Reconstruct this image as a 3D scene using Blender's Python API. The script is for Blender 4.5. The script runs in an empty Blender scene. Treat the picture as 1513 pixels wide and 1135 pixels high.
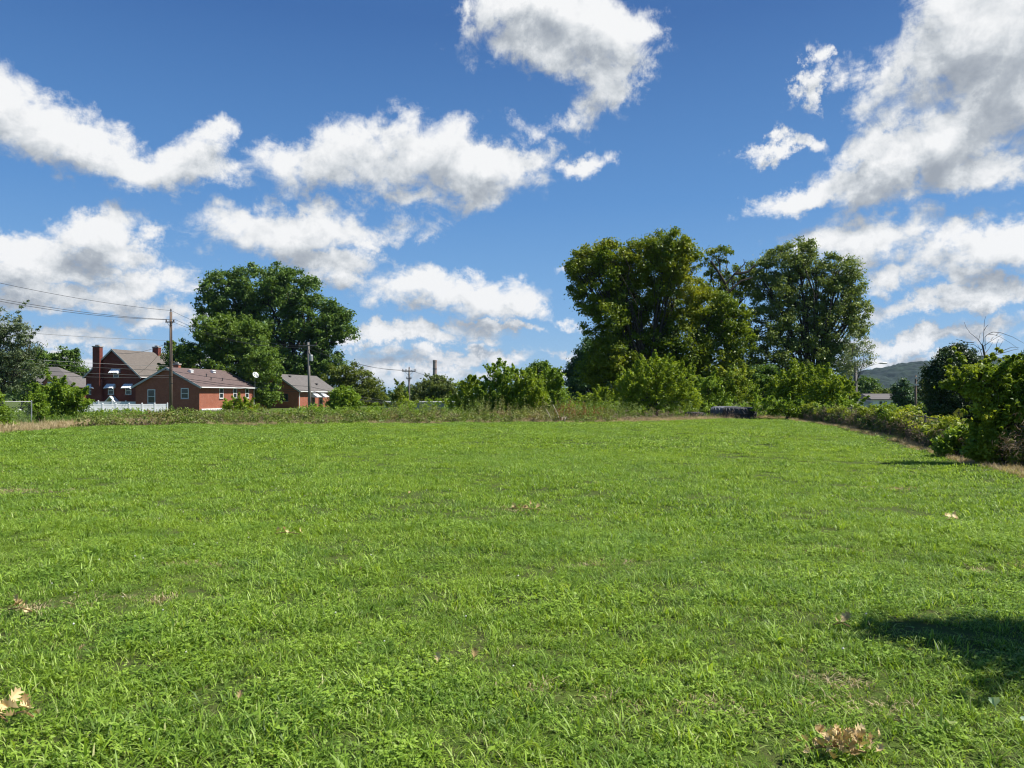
import bpy, math, random
import numpy as np
from mathutils import Vector, noise as mnoise

R = math.radians
F = 1137.0; CX = 756.5; HY = 582.0; EYE = 1.6
scene = bpy.context.scene
col = scene.collection
SUN_AZ, SUN_EL = R(95), R(55)
rngp = random.Random(7)

def P(px, py, D):
    return Vector(((px - CX) / F * D, D, EYE + (HY - py) / F * D))

# ------------------------------------------------------------------ mesh helpers
def raw_mesh(name, verts, loops, totals, tint=None, smooth=False):
    me = bpy.data.meshes.new(name)
    verts = np.asarray(verts, dtype=np.float32); loops = np.asarray(loops, dtype=np.int32); totals = np.asarray(totals, dtype=np.int32)
    me.vertices.add(len(verts)); me.vertices.foreach_set('co', verts.ravel())
    me.loops.add(len(loops)); me.loops.foreach_set('vertex_index', loops)
    me.polygons.add(len(totals))
    starts = np.zeros(len(totals), dtype=np.int32); starts[1:] = np.cumsum(totals)[:-1]
    me.polygons.foreach_set('loop_start', starts); me.polygons.foreach_set('loop_total', totals)
    if smooth: me.polygons.foreach_set('use_smooth', np.ones(len(totals), dtype=bool))
    if tint is not None:
        a = me.attributes.new('tint', 'FLOAT', 'POINT'); a.data.foreach_set('value', np.asarray(tint, dtype=np.float32))
    me.update(calc_edges=True)
    return me

class MB:
    """collects simple solids into one mesh"""
    def __init__(s): s.v = []; s.f = []
    def add(s, vs, fs):
        n = len(s.v); s.v += [tuple(v) for v in vs]; s.f += [tuple(i + n for i in f) for f in fs]; return s
    def box(s, x0, x1, y0, y1, z0, z1):
        vs = [(x, y, z) for z in (z0, z1) for y in (y0, y1) for x in (x0, x1)]
        return s.add(vs, [(0,2,3,1),(4,5,7,6),(0,1,5,4),(2,6,7,3),(0,4,6,2),(1,3,7,5)])
    def prism(s, poly, y0, y1, axis='y'):
        n = len(poly)
        mk = (lambda a, b, c: (a, c, b)) if axis == 'y' else ((lambda a, b, c: (c, a, b)) if axis == 'x' else (lambda a, b, c: (a, b, c)))
        vs = [mk(a, b, y0) for a, b in poly] + [mk(a, b, y1) for a, b in poly]
        fs = [tuple(range(n)), tuple(range(2*n-1, n-1, -1))] + [(i, i+n, (i+1) % n + n, (i+1) % n) for i in range(n)]
        return s.add(vs, fs)
    def tube(s, pts, rad, n=6, caps=True):
        pts = [Vector(p) for p in pts]; rings = []; N = len(pts)
        if not hasattr(rad, '__len__'): rad = [rad] * N
        up = None
        for i, p in enumerate(pts):
            d = (pts[min(i+1, N-1)] - pts[max(i-1, 0)])
            if d.length < 1e-9: d = Vector((0, 0, 1))
            d.normalize()
            if up is None: up = Vector((1, 0, 0)) if abs(d.x) < 0.9 else Vector((0, 1, 0))
            a = (up - d * up.dot(d)).normalized(); b = d.cross(a); up = a
            rings.append([p + (a * math.cos(2*math.pi*k/n) + b * math.sin(2*math.pi*k/n)) * rad[i] for k in range(n)])
        vs = [v for r in rings for v in r]; fs = []
        for i in range(N-1):
            for k in range(n):
                fs.append((i*n+k, i*n+(k+1) % n, (i+1)*n+(k+1) % n, (i+1)*n+k))
        if caps: fs += [tuple(range(n-1, -1, -1)), tuple(range((N-1)*n, N*n))]
        return s.add(vs, fs)
    def lathe(s, prof, n=24, c=(0, 0, 0), axis='z'):
        vs = []; m = len(prof)
        for k in range(n):
            a = 2*math.pi*k/n
            for r, z in prof:
                if axis == 'z': vs.append((c[0]+r*math.cos(a), c[1]+r*math.sin(a), c[2]+z))
                else: vs.append((c[0]+r*math.cos(a), c[1]+z, c[2]+r*math.sin(a)))
        fs = [(k*m+j, ((k+1) % n)*m+j, ((k+1) % n)*m+j+1, k*m+j+1) for k in range(n) for j in range(m-1)]
        return s.add(vs, fs)
    def build(s, name, mat, parent=None, loc=None, smooth=False):
        me = bpy.data.meshes.new(name); me.from_pydata(s.v, [], s.f); me.update()
        if smooth:
            me.polygons.foreach_set('use_smooth', [True]*len(me.polygons))
        o = bpy.data.objects.new(name, me); col.objects.link(o)
        if mat: me.materials.append(mat)
        if parent: o.parent = parent
        if loc is not None: o.location = loc
        return o

def obj(name, me, mat=None, parent=None, loc=None):
    o = bpy.data.objects.new(name, me); col.objects.link(o)
    if mat: me.materials.append(mat)
    if parent: o.parent = parent
    if loc is not None: o.location = loc
    return o

def tag(o, label=None, cat=None, group=None, kind=None):
    if label: o['label'] = label
    if cat: o['category'] = cat
    if group: o['group'] = group
    if kind: o['kind'] = kind
    return o

def thing(name, label, cat, loc, rz=0, group=None):
    o = bpy.data.objects.new(name, None); col.objects.link(o); o.empty_display_size = 0.3
    o.location = loc; o.rotation_euler = (0, 0, rz)
    return tag(o, label, cat, group)

# ------------------------------------------------------------------ node helpers
class NT:
    def __init__(s, tree): s.t = tree; s.n = tree.nodes; s.l = tree.links
    def N(s, typ, **kw):
        nd = s.n.new(typ)
        for k, v in kw.items():
            if k == 'ins':
                for i, x in v.items():
                    if hasattr(x, 'is_linked'): s.l.new(x, nd.inputs[i])
                    else: nd.inputs[i].default_value = x
            else: setattr(nd, k, v)
        return nd
    def math(s, op, a, b=None, c=None, clamp=False):
        nd = s.N('ShaderNodeMath', operation=op, use_clamp=clamp)
        for i, x in enumerate((a, b, c)):
            if x is None: continue
            if hasattr(x, 'is_linked'): s.l.new(x, nd.inputs[i])
            else: nd.inputs[i].default_value = x
        return nd.outputs[0]
    def mix(s, f, a, b, blend='MIX'):
        nd = s.N('ShaderNodeMix', data_type='RGBA', blend_type=blend)
        for i, x in ((0, f), (6, a), (7, b)):
            if hasattr(x, 'is_linked'): s.l.new(x, nd.inputs[i])
            else: nd.inputs[i].default_value = x if i == 0 else tuple(x) + ((1,) if len(x) == 3 else ())
        return nd.outputs[2]
    def ramp(s, fac, stops):
        nd = s.N('ShaderNodeValToRGB'); s.l.new(fac, nd.inputs[0]); e = nd.color_ramp.elements
        while len(e) < len(stops): e.new(0.5)
        for i, (p, c) in enumerate(stops):
            e[i].position = p; e[i].color = tuple(c) + (1,) if len(c) == 3 else c
        return nd.outputs[0]
    def noise(s, vec, scale, detail=3, rough=0.55, dist=0):
        nd = s.N('ShaderNodeTexNoise', ins={'Scale': scale, 'Detail': detail, 'Roughness': rough, 'Distortion': dist})
        if vec is not None: s.l.new(vec, nd.inputs['Vector'])
        return nd.outputs['Fac']
    def mapr(s, v, a, b, c=0.0, d=1.0, smooth=False):
        nd = s.N('ShaderNodeMapRange', interpolation_type='SMOOTHSTEP' if smooth else 'LINEAR')
        s.l.new(v, nd.inputs[0])
        for i, x in enumerate((a, b, c, d)):
            if hasattr(x, 'is_linked'): s.l.new(x, nd.inputs[i+1])
            else: nd.inputs[i+1].default_value = x
        return nd.outputs[0]

def new_mat(name):
    m = bpy.data.materials.new(name); m.use_nodes = True
    t = NT(m.node_tree); t.n.clear()
    out = t.N('ShaderNodeOutputMaterial')
    return m, t, out

def leaf_mat(name, a, b, transl=0.35, c=None, nscale=0.35, rough=0.5, spec=0.35):
    """a dark leaf tone, b bright leaf tone, c optional third tone in patches"""
    m, t, out = new_mat(name)
    at = t.N('ShaderNodeAttribute', attribute_name='tint')
    colr = t.mix(at.outputs['Fac'], a, b)
    geo = t.N('ShaderNodeNewGeometry')
    if c is not None:
        n = t.noise(geo.outputs['Position'], nscale, 3)
        colr = t.mix(t.mapr(n, 0.45, 0.68, 0, 1), colr, c)
    pr = t.N('ShaderNodeBsdfPrincipled', ins={'Roughness': rough, 'Specular IOR Level': spec})
    t.l.new(colr, pr.inputs['Base Color'])
    tr = t.N('ShaderNodeBsdfTranslucent')
    t.l.new(t.mix(1.0, colr, (1.25, 1.15, 0.6), 'MULTIPLY'), tr.inputs[0])
    mx = t.N('ShaderNodeMixShader', ins={0: transl})
    t.l.new(pr.outputs[0], mx.inputs[1]); t.l.new(tr.outputs[0], mx.inputs[2]); t.l.new(mx.outputs[0], out.inputs[0])
    return m

def surf_mat(name, a, b=None, scale=3.0, rough=0.8, detail=4, metal=0, bump=0, spec=0.4, stretch=None):
    m, t, out = new_mat(name)
    pr = t.N('ShaderNodeBsdfPrincipled', ins={'Roughness': rough, 'Metallic': metal, 'Specular IOR Level': spec})
    tc = t.N('ShaderNodeTexCoord'); v = tc.outputs['Object']
    if stretch:
        mp = t.N('ShaderNodeMapping'); mp.inputs['Scale'].default_value = stretch; t.l.new(v, mp.inputs[0]); v = mp.outputs[0]
    n = t.noise(v, scale, detail, 0.6)
    if b is None: b = tuple(x*0.7 for x in a)
    t.l.new(t.mix(t.mapr(n, 0.3, 0.7), a, b), pr.inputs['Base Color'])
    if bump:
        bp = t.N('ShaderNodeBump', ins={'Strength': bump, 'Distance': 0.02}); t.l.new(n, bp.inputs['Height']); t.l.new(bp.outputs[0], pr.inputs['Normal'])
    t.l.new(pr.outputs[0], out.inputs[0])
    return m

def brick_mat(name, c1, c2, mortar):
    m, t, out = new_mat(name)
    pr = t.N('ShaderNodeBsdfPrincipled', ins={'Roughness': 0.9, 'Specular IOR Level': 0.2})
    tc = t.N('ShaderNodeTexCoord')
    sp = t.N('ShaderNodeSeparateXYZ'); t.l.new(tc.outputs['Object'], sp.inputs[0])
    cb = t.N('ShaderNodeCombineXYZ'); t.l.new(t.math('ADD', sp.outputs[0], sp.outputs[1]), cb.inputs[0]); t.l.new(sp.outputs[2], cb.inputs[1])
    br = t.N('ShaderNodeTexBrick', ins={'Scale': 1.0, 'Mortar Size': 0.006, 'Brick Width': 0.215, 'Row Height': 0.075, 'Bias': 0.0})
    br.inputs['Color1'].default_value = c1+(1,); br.inputs['Color2'].default_value = c2+(1,); br.inputs['Mortar'].default_value = mortar+(1,)
    t.l.new(cb.outputs[0], br.inputs['Vector'])
    n = t.noise(tc.outputs['Object'], 1.3, 5, 0.65)
    c = t.mix(t.mapr(n, 0.35, 0.7, 0, 0.5), br.outputs['Color'], tuple(x*0.6 for x in c1))
    t.l.new(c, pr.inputs['Base Color']); t.l.new(pr.outputs[0], out.inputs[0])
    return m

def shingle_mat(name, a, b):
    m, t, out = new_mat(name)
    pr = t.N('ShaderNodeBsdfPrincipled', ins={'Roughness': 0.9, 'Specular IOR Level': 0.25})
    tc = t.N('ShaderNodeTexCoord')
    mp = t.N('ShaderNodeMapping'); mp.inputs['Scale'].default_value = (1, 1, 1); t.l.new(tc.outputs['Object'], mp.inputs[0])
    sp = t.N('ShaderNodeSeparateXYZ'); t.l.new(mp.outputs[0], sp.inputs[0])
    cb = t.N('ShaderNodeCombineXYZ'); t.l.new(sp.outputs[1], cb.inputs[0]); t.l.new(sp.outputs[2], cb.inputs[1])
    br = t.N('ShaderNodeTexBrick', ins={'Scale': 1.0, 'Mortar Size': 0.008, 'Brick Width': 0.3, 'Row Height': 0.085})
    br.inputs['Color1'].default_value = a+(1,); br.inputs['Color2'].default_value = b+(1,); br.inputs['Mortar'].default_value = tuple(x*0.6 for x in a)+(1,)
    t.l.new(cb.outputs[0], br.inputs['Vector'])
    n = t.noise(tc.outputs['Object'], 0.9, 5, 0.65)
    t.l.new(t.mix(t.mapr(n, 0.3, 0.75, 0, 0.55), br.outputs['Color'], tuple(x*0.62 for x in a)), pr.inputs['Base Color'])
    t.l.new(pr.outputs[0], out.inputs[0])
    return m

M = {}
M['oak'] = leaf_mat('oak_leaves', (0.060, 0.125, 0.018), (0.15, 0.245, 0.038), 0.32)
M['maple'] = leaf_mat('maple_leaves', (0.085, 0.160, 0.020), (0.19, 0.290, 0.045), 0.38)
M['golden'] = leaf_mat('golden_green_leaves', (0.075, 0.140, 0.010), (0.20, 0.265, 0.018), 0.40, c=(0.30, 0.32, 0.016), nscale=0.16)
M['ash'] = leaf_mat('grey_green_leaves', (0.11, 0.165, 0.035), (0.25, 0.32, 0.085), 0.32)
M['olive'] = leaf_mat('olive_leaves', (0.085, 0.125, 0.03), (0.18, 0.23, 0.05), 0.3)
M['blue'] = leaf_mat('blue_green_leaves', (0.035, 0.085, 0.03), (0.08, 0.16, 0.05), 0.28)
M['bush'] = leaf_mat('bush_leaves', (0.11, 0.205, 0.020), (0.27, 0.39, 0.040), 0.45)
M['lime'] = leaf_mat('lime_leaves', (0.14, 0.225, 0.016), (0.32, 0.42, 0.034), 0.45)
M['cedar'] = leaf_mat('cedar_needles', (0.022, 0.052, 0.016), (0.06, 0.105, 0.028), 0.15)
M['feather'] = leaf_mat('feather_leaves', (0.08, 0.12, 0.05), (0.20, 0.25, 0.13), 0.3)
M['pale'] = leaf_mat('pale_leaves', (0.14, 0.19, 0.10), (0.30, 0.36, 0.22), 0.4)
M['yellowtree'] = leaf_mat('yellow_green_leaves', (0.065, 0.11, 0.012), (0.19, 0.235, 0.02), 0.35)
M['vine'] = leaf_mat('vine_leaves', (0.10, 0.18, 0.018), (0.27, 0.37, 0.035), 0.42, c=(0.38, 0.42, 0.04), nscale=0.5)
M['weed'] = leaf_mat('weed_leaves', (0.10, 0.16, 0.03), (0.25, 0.33, 0.06), 0.35, c=(0.26, 0.22, 0.11), nscale=0.35)
M['straw'] = leaf_mat('straw', (0.33, 0.25, 0.14), (0.60, 0.50, 0.32), 0.3, rough=0.7, spec=0.2)
M['deadbrush'] = leaf_mat('dead_brush', (0.14, 0.09, 0.06), (0.36, 0.28, 0.21), 0.15, rough=0.8, spec=0.1)
M['rust'] = leaf_mat('rusty_leaves', (0.16, 0.06, 0.02), (0.30, 0.13, 0.04), 0.3)
M['far'] = leaf_mat('far_leaves', (0.03, 0.07, 0.02), (0.07, 0.12, 0.03), 0.2)
M['bark'] = surf_mat('bark', (0.075, 0.06, 0.045), (0.035, 0.028, 0.022), 4, 0.95, bump=0.5)
M['paletwig'] = surf_mat('bleached_wood', (0.5, 0.43, 0.33), (0.3, 0.25, 0.19), 6, 0.9)
M['pole'] = surf_mat('pole_wood', (0.20, 0.145, 0.11), (0.11, 0.08, 0.06), 3, 0.9, stretch=(6, 6, 0.5))
M['polegrey'] = surf_mat('grey_pole_wood', (0.22, 0.20, 0.18), (0.13, 0.12, 0.11), 3, 0.9, stretch=(6, 6, 0.5))
M['galv'] = surf_mat('galvanized', (0.45, 0.46, 0.46), (0.30, 0.31, 0.31), 5, 0.5, metal=0.6)
M['rustyfence'] = surf_mat('rusty_galvanized', (0.16, 0.145, 0.13), (0.10, 0.075, 0.06), 6, 0.8, metal=0.2)
M['wire'] = surf_mat('wire', (0.03, 0.03, 0.03), (0.05, 0.05, 0.05), 2, 0.6)
M['wirelight'] = surf_mat('bare_wire', (0.16, 0.16, 0.16), (0.22, 0.22, 0.22), 2, 0.5)
M['ceramic'] = surf_mat('insulator', (0.12, 0.07, 0.05), (0.08, 0.05, 0.04), 5, 0.3)
M['brick'] = brick_mat('brick', (0.38, 0.115, 0.062), (0.28, 0.08, 0.045), (0.30, 0.24, 0.20))
M['brickh1'] = brick_mat('brick_house', (0.20, 0.045, 0.03), (0.14, 0.035, 0.025), (0.20, 0.13, 0.11))
M['roofbrown'] = shingle_mat('roof_brown', (0.155, 0.112, 0.102), (0.115, 0.085, 0.08))
M['rooftan'] = shingle_mat('roof_tan', (0.17, 0.148, 0.128), (0.13, 0.114, 0.10))
M['roofgrey'] = shingle_mat('roof_grey', (0.17, 0.155, 0.145), (0.125, 0.115, 0.108))
M['white'] = surf_mat('white_paint', (0.8, 0.8, 0.79), (0.7, 0.7, 0.69), 2, 0.5)
M['vinyl'] = surf_mat('white_vinyl', (0.82, 0.83, 0.84), (0.74, 0.75, 0.76), 1.5, 0.35)
M['alu'] = surf_mat('awning_aluminium', (0.85, 0.86, 0.88), (0.72, 0.74, 0.77), 2, 0.4, metal=0.0)
M['trim'] = surf_mat('trim', (0.5, 0.49, 0.47), (0.4, 0.39, 0.37), 3, 0.6)
M['darkmetal'] = surf_mat('dark_metal', (0.04, 0.04, 0.045), (0.06, 0.06, 0.06), 3, 0.5)
M['concrete'] = surf_mat('concrete', (0.38, 0.36, 0.33), (0.28, 0.26, 0.24), 2, 0.9)
M['greymetal'] = surf_mat('grey_cladding', (0.27, 0.30, 0.34), (0.21, 0.24, 0.28), 1, 0.6)
M['stack'] = surf_mat('smokestack_brick', (0.30, 0.23, 0.20), (0.22, 0.17, 0.15), 0.3, 0.9)
M['asphalt'] = surf_mat('asphalt', (0.055, 0.055, 0.055), (0.075, 0.072, 0.07), 3, 0.9)
M['signyellow'] = surf_mat('sign_yellow', (0.62, 0.40, 0.01), (0.52, 0.34, 0.01), 3, 0.4)
M['signblack'] = surf_mat('sign_black', (0.012, 0.012, 0.012), (0.02, 0.02, 0.02), 3, 0.5)
M['rubber'] = surf_mat('rubber', (0.03, 0.031, 0.036), (0.06, 0.06, 0.064), 5, 0.75, bump=0.3)
M['rubberold'] = surf_mat('weathered_rubber', (0.15, 0.16, 0.175), (0.08, 0.085, 0.095), 4, 0.8, bump=0.3)
M['dryleaf'] = leaf_mat('dry_leaf', (0.27, 0.175, 0.065), (0.74, 0.58, 0.30), 0.15, rough=0.6)
M['paleleaf'] = leaf_mat('pale_underside_leaf', (0.34, 0.46, 0.28), (0.52, 0.62, 0.42), 0.3, rough=0.6)
def glass_mat():
    m, t, out = new_mat('window_glass')
    pr = t.N('ShaderNodeBsdfPrincipled', ins={'Roughness': 0.08, 'Specular IOR Level': 0.8})
    pr.inputs['Base Color'].default_value = (0.02, 0.028, 0.03, 1)
    t.l.new(pr.outputs[0], out.inputs[0]); return m
M['glass'] = glass_mat()

# ------------------------------------------------------------------ terrain
EDGE = [(-19.5, 27.5), (-19.8, 31), (-20.6, 35.5), (-15.8, 39.0), (-7, 41), (0, 42), (6, 43.2), (9.7, 45.2), (14, 47.6), (17.2, 48.0)]
RIGHT = [(17.2, 48.0), (15.6, 38), (13.8, 30.5), (11.6, 22.5), (9.95, 16.5), (9.4, 14.0), (8.9, 11), (8.3, 6), (8.0, 0)]
FIELD = [(-40, -1), (-30, 14)] + EDGE + RIGHT[1:] + [(8, -1)]
def inside(poly, x, y):
    c = np.zeros(len(x), dtype=bool); n = len(poly)
    for i in range(n):
        x1, y1 = poly[i]; x2, y2 = poly[(i+1) % n]
        if y1 == y2: continue
        k = ((y1 > y) != (y2 > y)) & (x < (x2-x1)*(y-y1)/(y2-y1)+x1)
        c ^= k
    return c
def sstep(a, b, x):
    t = np.clip((x-a)/(b-a), 0, 1); return t*t*(3-2*t)
RX = np.array([p[0] for p in RIGHT][::-1] + [17.2+6]); RY = np.array([p[1] for p in RIGHT][::-1] + [72.])
def ground_z(x, y):
    x = np.asarray(x, float); y = np.asarray(y, float)
    s = x - np.interp(y, RY, RX)
    z = -0.18*sstep(0.2, 1.6, s)*(1-sstep(60, 90, y)) - 2.6*sstep(2.5, 14, s)
    z = z - 0.55*sstep(50, 80, y)*(1-sstep(2.5, 14, s))
    amp = 0.035*(1-sstep(46, 60, y))
    z = z + amp*(np.sin(x*0.55+1.3)*np.cos(y*0.43)+0.6*np.sin(x*1.3+y*0.9))
    return z
def gz(x, y): return float(ground_z(np.array([x]), np.array([y]))[0])

def ground_mat():
    m, t, out = new_mat('ground')
    geo = t.N('ShaderNodeNewGeometry'); pos = geo.outputs['Position']
    n1 = t.noise(pos, 0.35, 5, 0.6); n2 = t.noise(pos, 9, 4, 0.7); n3 = t.noise(pos, 60, 3, 0.7)
    g = t.mix(t.mapr(n1, 0.35, 0.65), (0.065, 0.115, 0.018), (0.10, 0.15, 0.024))
    g = t.mix(t.mapr(n2, 0.42, 0.62, 0, 0.75), g, (0.085, 0.075, 0.035))
    g = t.mix(t.mapr(n3, 0.4, 0.65, 0, 0.5), g, (0.045, 0.065, 0.016))
    pr = t.N('ShaderNodeBsdfPrincipled', ins={'Roughness': 0.95, 'Specular IOR Level': 0.1})
    bp = t.N('ShaderNodeBump', ins={'Strength': 0.7, 'Distance': 0.04}); t.l.new(n3, bp.inputs['Height'])
    t.l.new(bp.outputs[0], pr.inputs['Normal']); t.l.new(g, pr.inputs['Base Color']); t.l.new(pr.outputs[0], out.inputs[0])
    return m
def grid_mesh(name, xs, ys, fz):
    X, Y = np.meshgrid(xs, ys); Z = fz(X.ravel(), Y.ravel())
    v = np.stack([X.ravel(), Y.ravel(), Z], 1); nx, ny = len(xs), len(ys)
    i = (np.arange(ny-1)[:, None]*nx + np.arange(nx-1)[None, :]).ravel()
    loops = np.stack([i, i+1, i+nx+1, i+nx], 1).ravel()
    return raw_mesh(name, v, loops, np.full(len(i), 4), smooth=True)
def dens(lo, hi, step, far, k=1.25):
    a = list(np.arange(lo, hi+1e-6, step)); s = step; x = hi
    while x < far: s *= k; x += s; a.append(x)
    s = step; x = lo; pre = []
    while x > -far: s *= k; x -= s; pre.append(x)
    return np.array(pre[::-1] + a)
me = grid_mesh('ground', dens(-30, 30, 0.5, 5000), dens(-2, 62, 0.5, 5000), ground_z)
ground = tag(obj('ground', me, ground_mat()), kind='structure')

# road beyond the right-hand fence
def road():
    pts = [(25, -10), (26, 10), (28.5, 25), (32, 40), (37, 60), (44, 90), (52, 130), (60, 180)]
    v = []; f = []
    for i, (x, y) in enumerate(pts):
        z = -2.74
        v += [(x, y, z), (x+8, y, z)]
        if i: f.append((2*i-2, 2*i-1, 2*i+1, 2*i))
    mb = MB(); mb.add(v, f); o = mb.build('road', M['asphalt']); tag(o, kind='structure')
    mb = MB()
    for dx in (0, 7.85):
        v = []; f = []
        for i, (x, y) in enumerate(pts):
            v += [(x+dx-.15*(dx == 0), y, -2.63), (x+dx+.15, y, -2.63), (x+dx-.15*(dx == 0), y, -2.8), (x+dx+.15, y, -2.8)]
            if i:
                a = 4*i-4; b = 4*i
                f += [(a, a+1, b+1, b), (a+2, a, b, b+2), (a+1, a+3, b+3, b+1)]
        mb.add(v, f)
    tag(mb.build('kerb', M['concrete']), kind='structure')
    mb = MB()
    for y in range(0, 170, 12):
        x = float(np.interp(y, [p[1] for p in pts], [p[0] for p in pts]))+4
        x2 = float(np.interp(y+3, [p[1] for p in pts], [p[0] for p in pts]))+4
        mb.add([(x-.06, y, -2.735), (x+.06, y, -2.735), (x2+.06, y+3, -2.735), (x2-.06, y+3, -2.735)], [(0, 1, 2, 3)])
    tag(mb.build('road_markings', M['signyellow']), kind='structure')
road()

# ------------------------------------------------------------------ foliage
def leaf_cloud(name, centers, crad, n, size, rng, flat=0.7, tintc=None, aspect=0.55, upbias=0.5, droop=0.0, origin=(0,0,0), outc=None, tight=0.42):
    """n leaves spread gaussian around cluster centres; diamond shaped folded leaves"""
    k = rng.integers(0, len(centers), n)
    g = rng.normal(size=(n, 3)) * np.array([1, 1, flat]) * crad[k][:, None]*tight
    p = centers[k] + g
    nor = rng.normal(size=(n, 3))*0.75 + np.array([0, 0, upbias])
    nor += g/np.maximum(np.linalg.norm(g, axis=1, keepdims=True), 1e-6)*0.6
    nor /= np.linalg.norm(nor, axis=1, keepdims=True)
    d = rng.normal(size=(n, 3)); d[:, 2] -= droop
    d -= nor*np.sum(d*nor, axis=1, keepdims=True); d /= np.linalg.norm(d, axis=1, keepdims=True)
    s = np.cross(nor, d)
    L = size*rng.uniform(0.6, 1.35, n)[:, None]; W = L*aspect
    b = p - d*L*0.5; tip = p + d*L*0.5 - nor*L*0.12
    mid = p - d*L*0.06
    q1 = mid + s*W*0.5 + nor*L*0.10; q2 = mid - s*W*0.5 + nor*L*0.10
    v = np.stack([b, q1, tip, q2], 1).reshape(-1, 3) - np.array(origin)
    loops = np.arange(4*n); tot = np.full(n, 4)
    tc = rng.uniform(0, 1, len(centers)) if tintc is None else tintc
    ti = np.clip(tc[k]*0.6 + rng.uniform(0, 1, n)*0.45 - 0.03, 0, 1)
    return raw_mesh(name, v, loops, tot, tint=np.repeat(ti, 4))

def lobe_clusters(lobes, cr, rng, dens=1.0, shell=0.45, shoots=0.0, slen=.5):
    cs = []; rs = []
    for (c, r) in lobes:
        area = (r[0]*r[2] + r[1]*r[2] + r[0]*r[1])/3*4*math.pi
        n = max(4, int(dens*area/(cr*cr*1.6)))
        d = rng.normal(size=(n, 3)); d /= np.linalg.norm(d, axis=1, keepdims=True)
        rad = shell + (1-shell)*rng.uniform(0, 1, n)**0.6
        lump = 1 + 0.13*np.sin(d[:, 0]*5+c[0]) * np.cos(d[:, 2]*6+c[2]) + rng.normal(size=n)*0.04
        lump = np.where(rng.uniform(0, 1, n) < 0.08, lump*1.12, lump)
        cs.append(np.array(c) + d*np.array(r)*(rad*lump)[:, None]); rs.append(np.full(n, cr)*rng.uniform(0.55, 1.3, n))
        for _ in range(int(shoots*area)):      # leafy shoots that break the outline
            e = rng.normal(size=3); e[2] = abs(e[2])*1.1; e /= np.linalg.norm(e)
            p0 = np.array(c) + e*np.array(r)*0.9; dr = e*0.6 + np.array([0, 0, .9]) + rng.normal(size=3)*0.3; dr /= np.linalg.norm(dr)
            ln = slen*rng.uniform(.5, 1.5); m = 4
            t = np.linspace(.15, 1, m)[:, None]
            cs.append(p0 + dr*ln*t + np.array([0, 0, -.25])*ln*t**2 + rng.normal(size=(m, 3))*.02); rs.append(cr*np.linspace(.5, .16, m))
    return np.concatenate(cs), np.concatenate(rs)

def lobes_from_px(L, D):
    out = []
    for l in L:
        px, py, rx, ry = l[:4]; dd = l[4] if len(l) > 4 else 0
        DD = D + dd
        c = P(px, py, DD); sx = rx/F*DD; sz = ry/F*DD
        out.append((tuple(c), (sx, min(sx, sz)*0.5+max(sx, sz)*0.4, sz)))
    return out

def limb_mesh(base, lobes, clusters, r0, rng, forks=10, lowfrac=0.35, stems=1, nb=6):
    mb = MB(); base = Vector(base)
    cen = np.mean([l[0] for l in lobes], axis=0)
    top = max(l[0][2] for l in lobes)
    for sidx in range(stems):
        ang = rng.uniform(0, 6.28); off = Vector((math.cos(ang), math.sin(ang), 0))*(r0*1.3 if stems > 1 else 0)
        b = base+off
        fork = b + (Vector(cen) - b)*lowfrac; fork = Vector((b.x*0.8+fork.x*0.2+rng.normal()*r0, b.y*0.8+fork.y*0.2, fork.z))
        mid = (b+fork)/2 + Vector((rng.normal()*r0*.5, rng.normal()*r0*.5, 0))
        mb.tube([b - Vector((0, 0, .4)), b+Vector((0, 0, .15)), mid, fork], [r0*1.5, r0*1.15, r0*.9, r0*.75], 8)
        for l in lobes:
            c = Vector(l[0])
            if stems > 1 and rng.uniform() < 0.5: continue
            j = [rng.normal()*max(l[1])*0.12 for _ in range(3)]
            m1 = fork.lerp(c, 0.4) + Vector((j[0], j[1], abs(j[2])+ (c-fork).length*0.08))
            ra = r0*0.45
            mb.tube([fork, m1, c], [ra, ra*0.7, ra*0.4], nb)
            d = np.linalg.norm((clusters - np.array(l[0]))/np.array(l[1]), axis=1)
            idx = np.where(d < 1.2)[0]
            if len(idx) == 0: continue
            for q in rng.choice(idx, min(forks, len(idx)), replace=False):
                e = Vector(clusters[q]); t = rng.uniform(0.35, 0.95)
                s = m1.lerp(c, t) if rng.uniform() < .7 else fork.lerp(m1, t)
                k = s.lerp(e, 0.5)+Vector((rng.normal(), rng.normal(), rng.normal()))*(e-s).length*0.1
                mb.tube([s, k, e], [ra*0.35, ra*0.22, ra*0.08], 4, caps=False)
    return mb

def plant(name, label, cat, D, lobes_px, mat, leaf=0.2, n=20000, cr=0.6, r0=0.15, seed=1, group=None, dens=1.0, shell=0.45,
          flat=0.7, aspect=0.55, forks=10, lowfrac=0.3, basex=None, stems=1, world=None, droop=0.0, zoff=0.0, bark='bark', part='trunk', foliage='crown', shoots=0.0, slen=.5, tight=.42):
    rng = np.random.default_rng(seed)
    lobes = world if world is not None else lobes_from_px(lobes_px, D)
    cx = np.average([l[0][0] for l in lobes], weights=[l[1][0] for l in lobes]) if basex is None else (basex-CX)/F*D
    cy = np.mean([l[0][1] for l in lobes])
    base = (cx, cy, gz(cx, cy)+zoff)
    cl, crr = lobe_clusters(lobes, cr, rng, dens, shell, shoots, slen)
    keep = cl[:, 2] > base[2]+0.1*cr
    cl, crr = cl[keep], crr[keep]
    r = thing(name, label, cat, base, group=group)
    me = leaf_cloud(foliage, cl, crr, n, leaf, rng, flat=flat, aspect=aspect, droop=droop, origin=base, tight=tight)
    obj(foliage, me, M[mat], r)
    mb = limb_mesh(base, lobes, cl, r0, rng, forks, lowfrac, stems)
    mb.v = [(x-base[0], y-base[1], z-base[2]) for x, y, z in mb.v]
    mb.build(part, M[bark], r, smooth=True)
    return r

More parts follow.
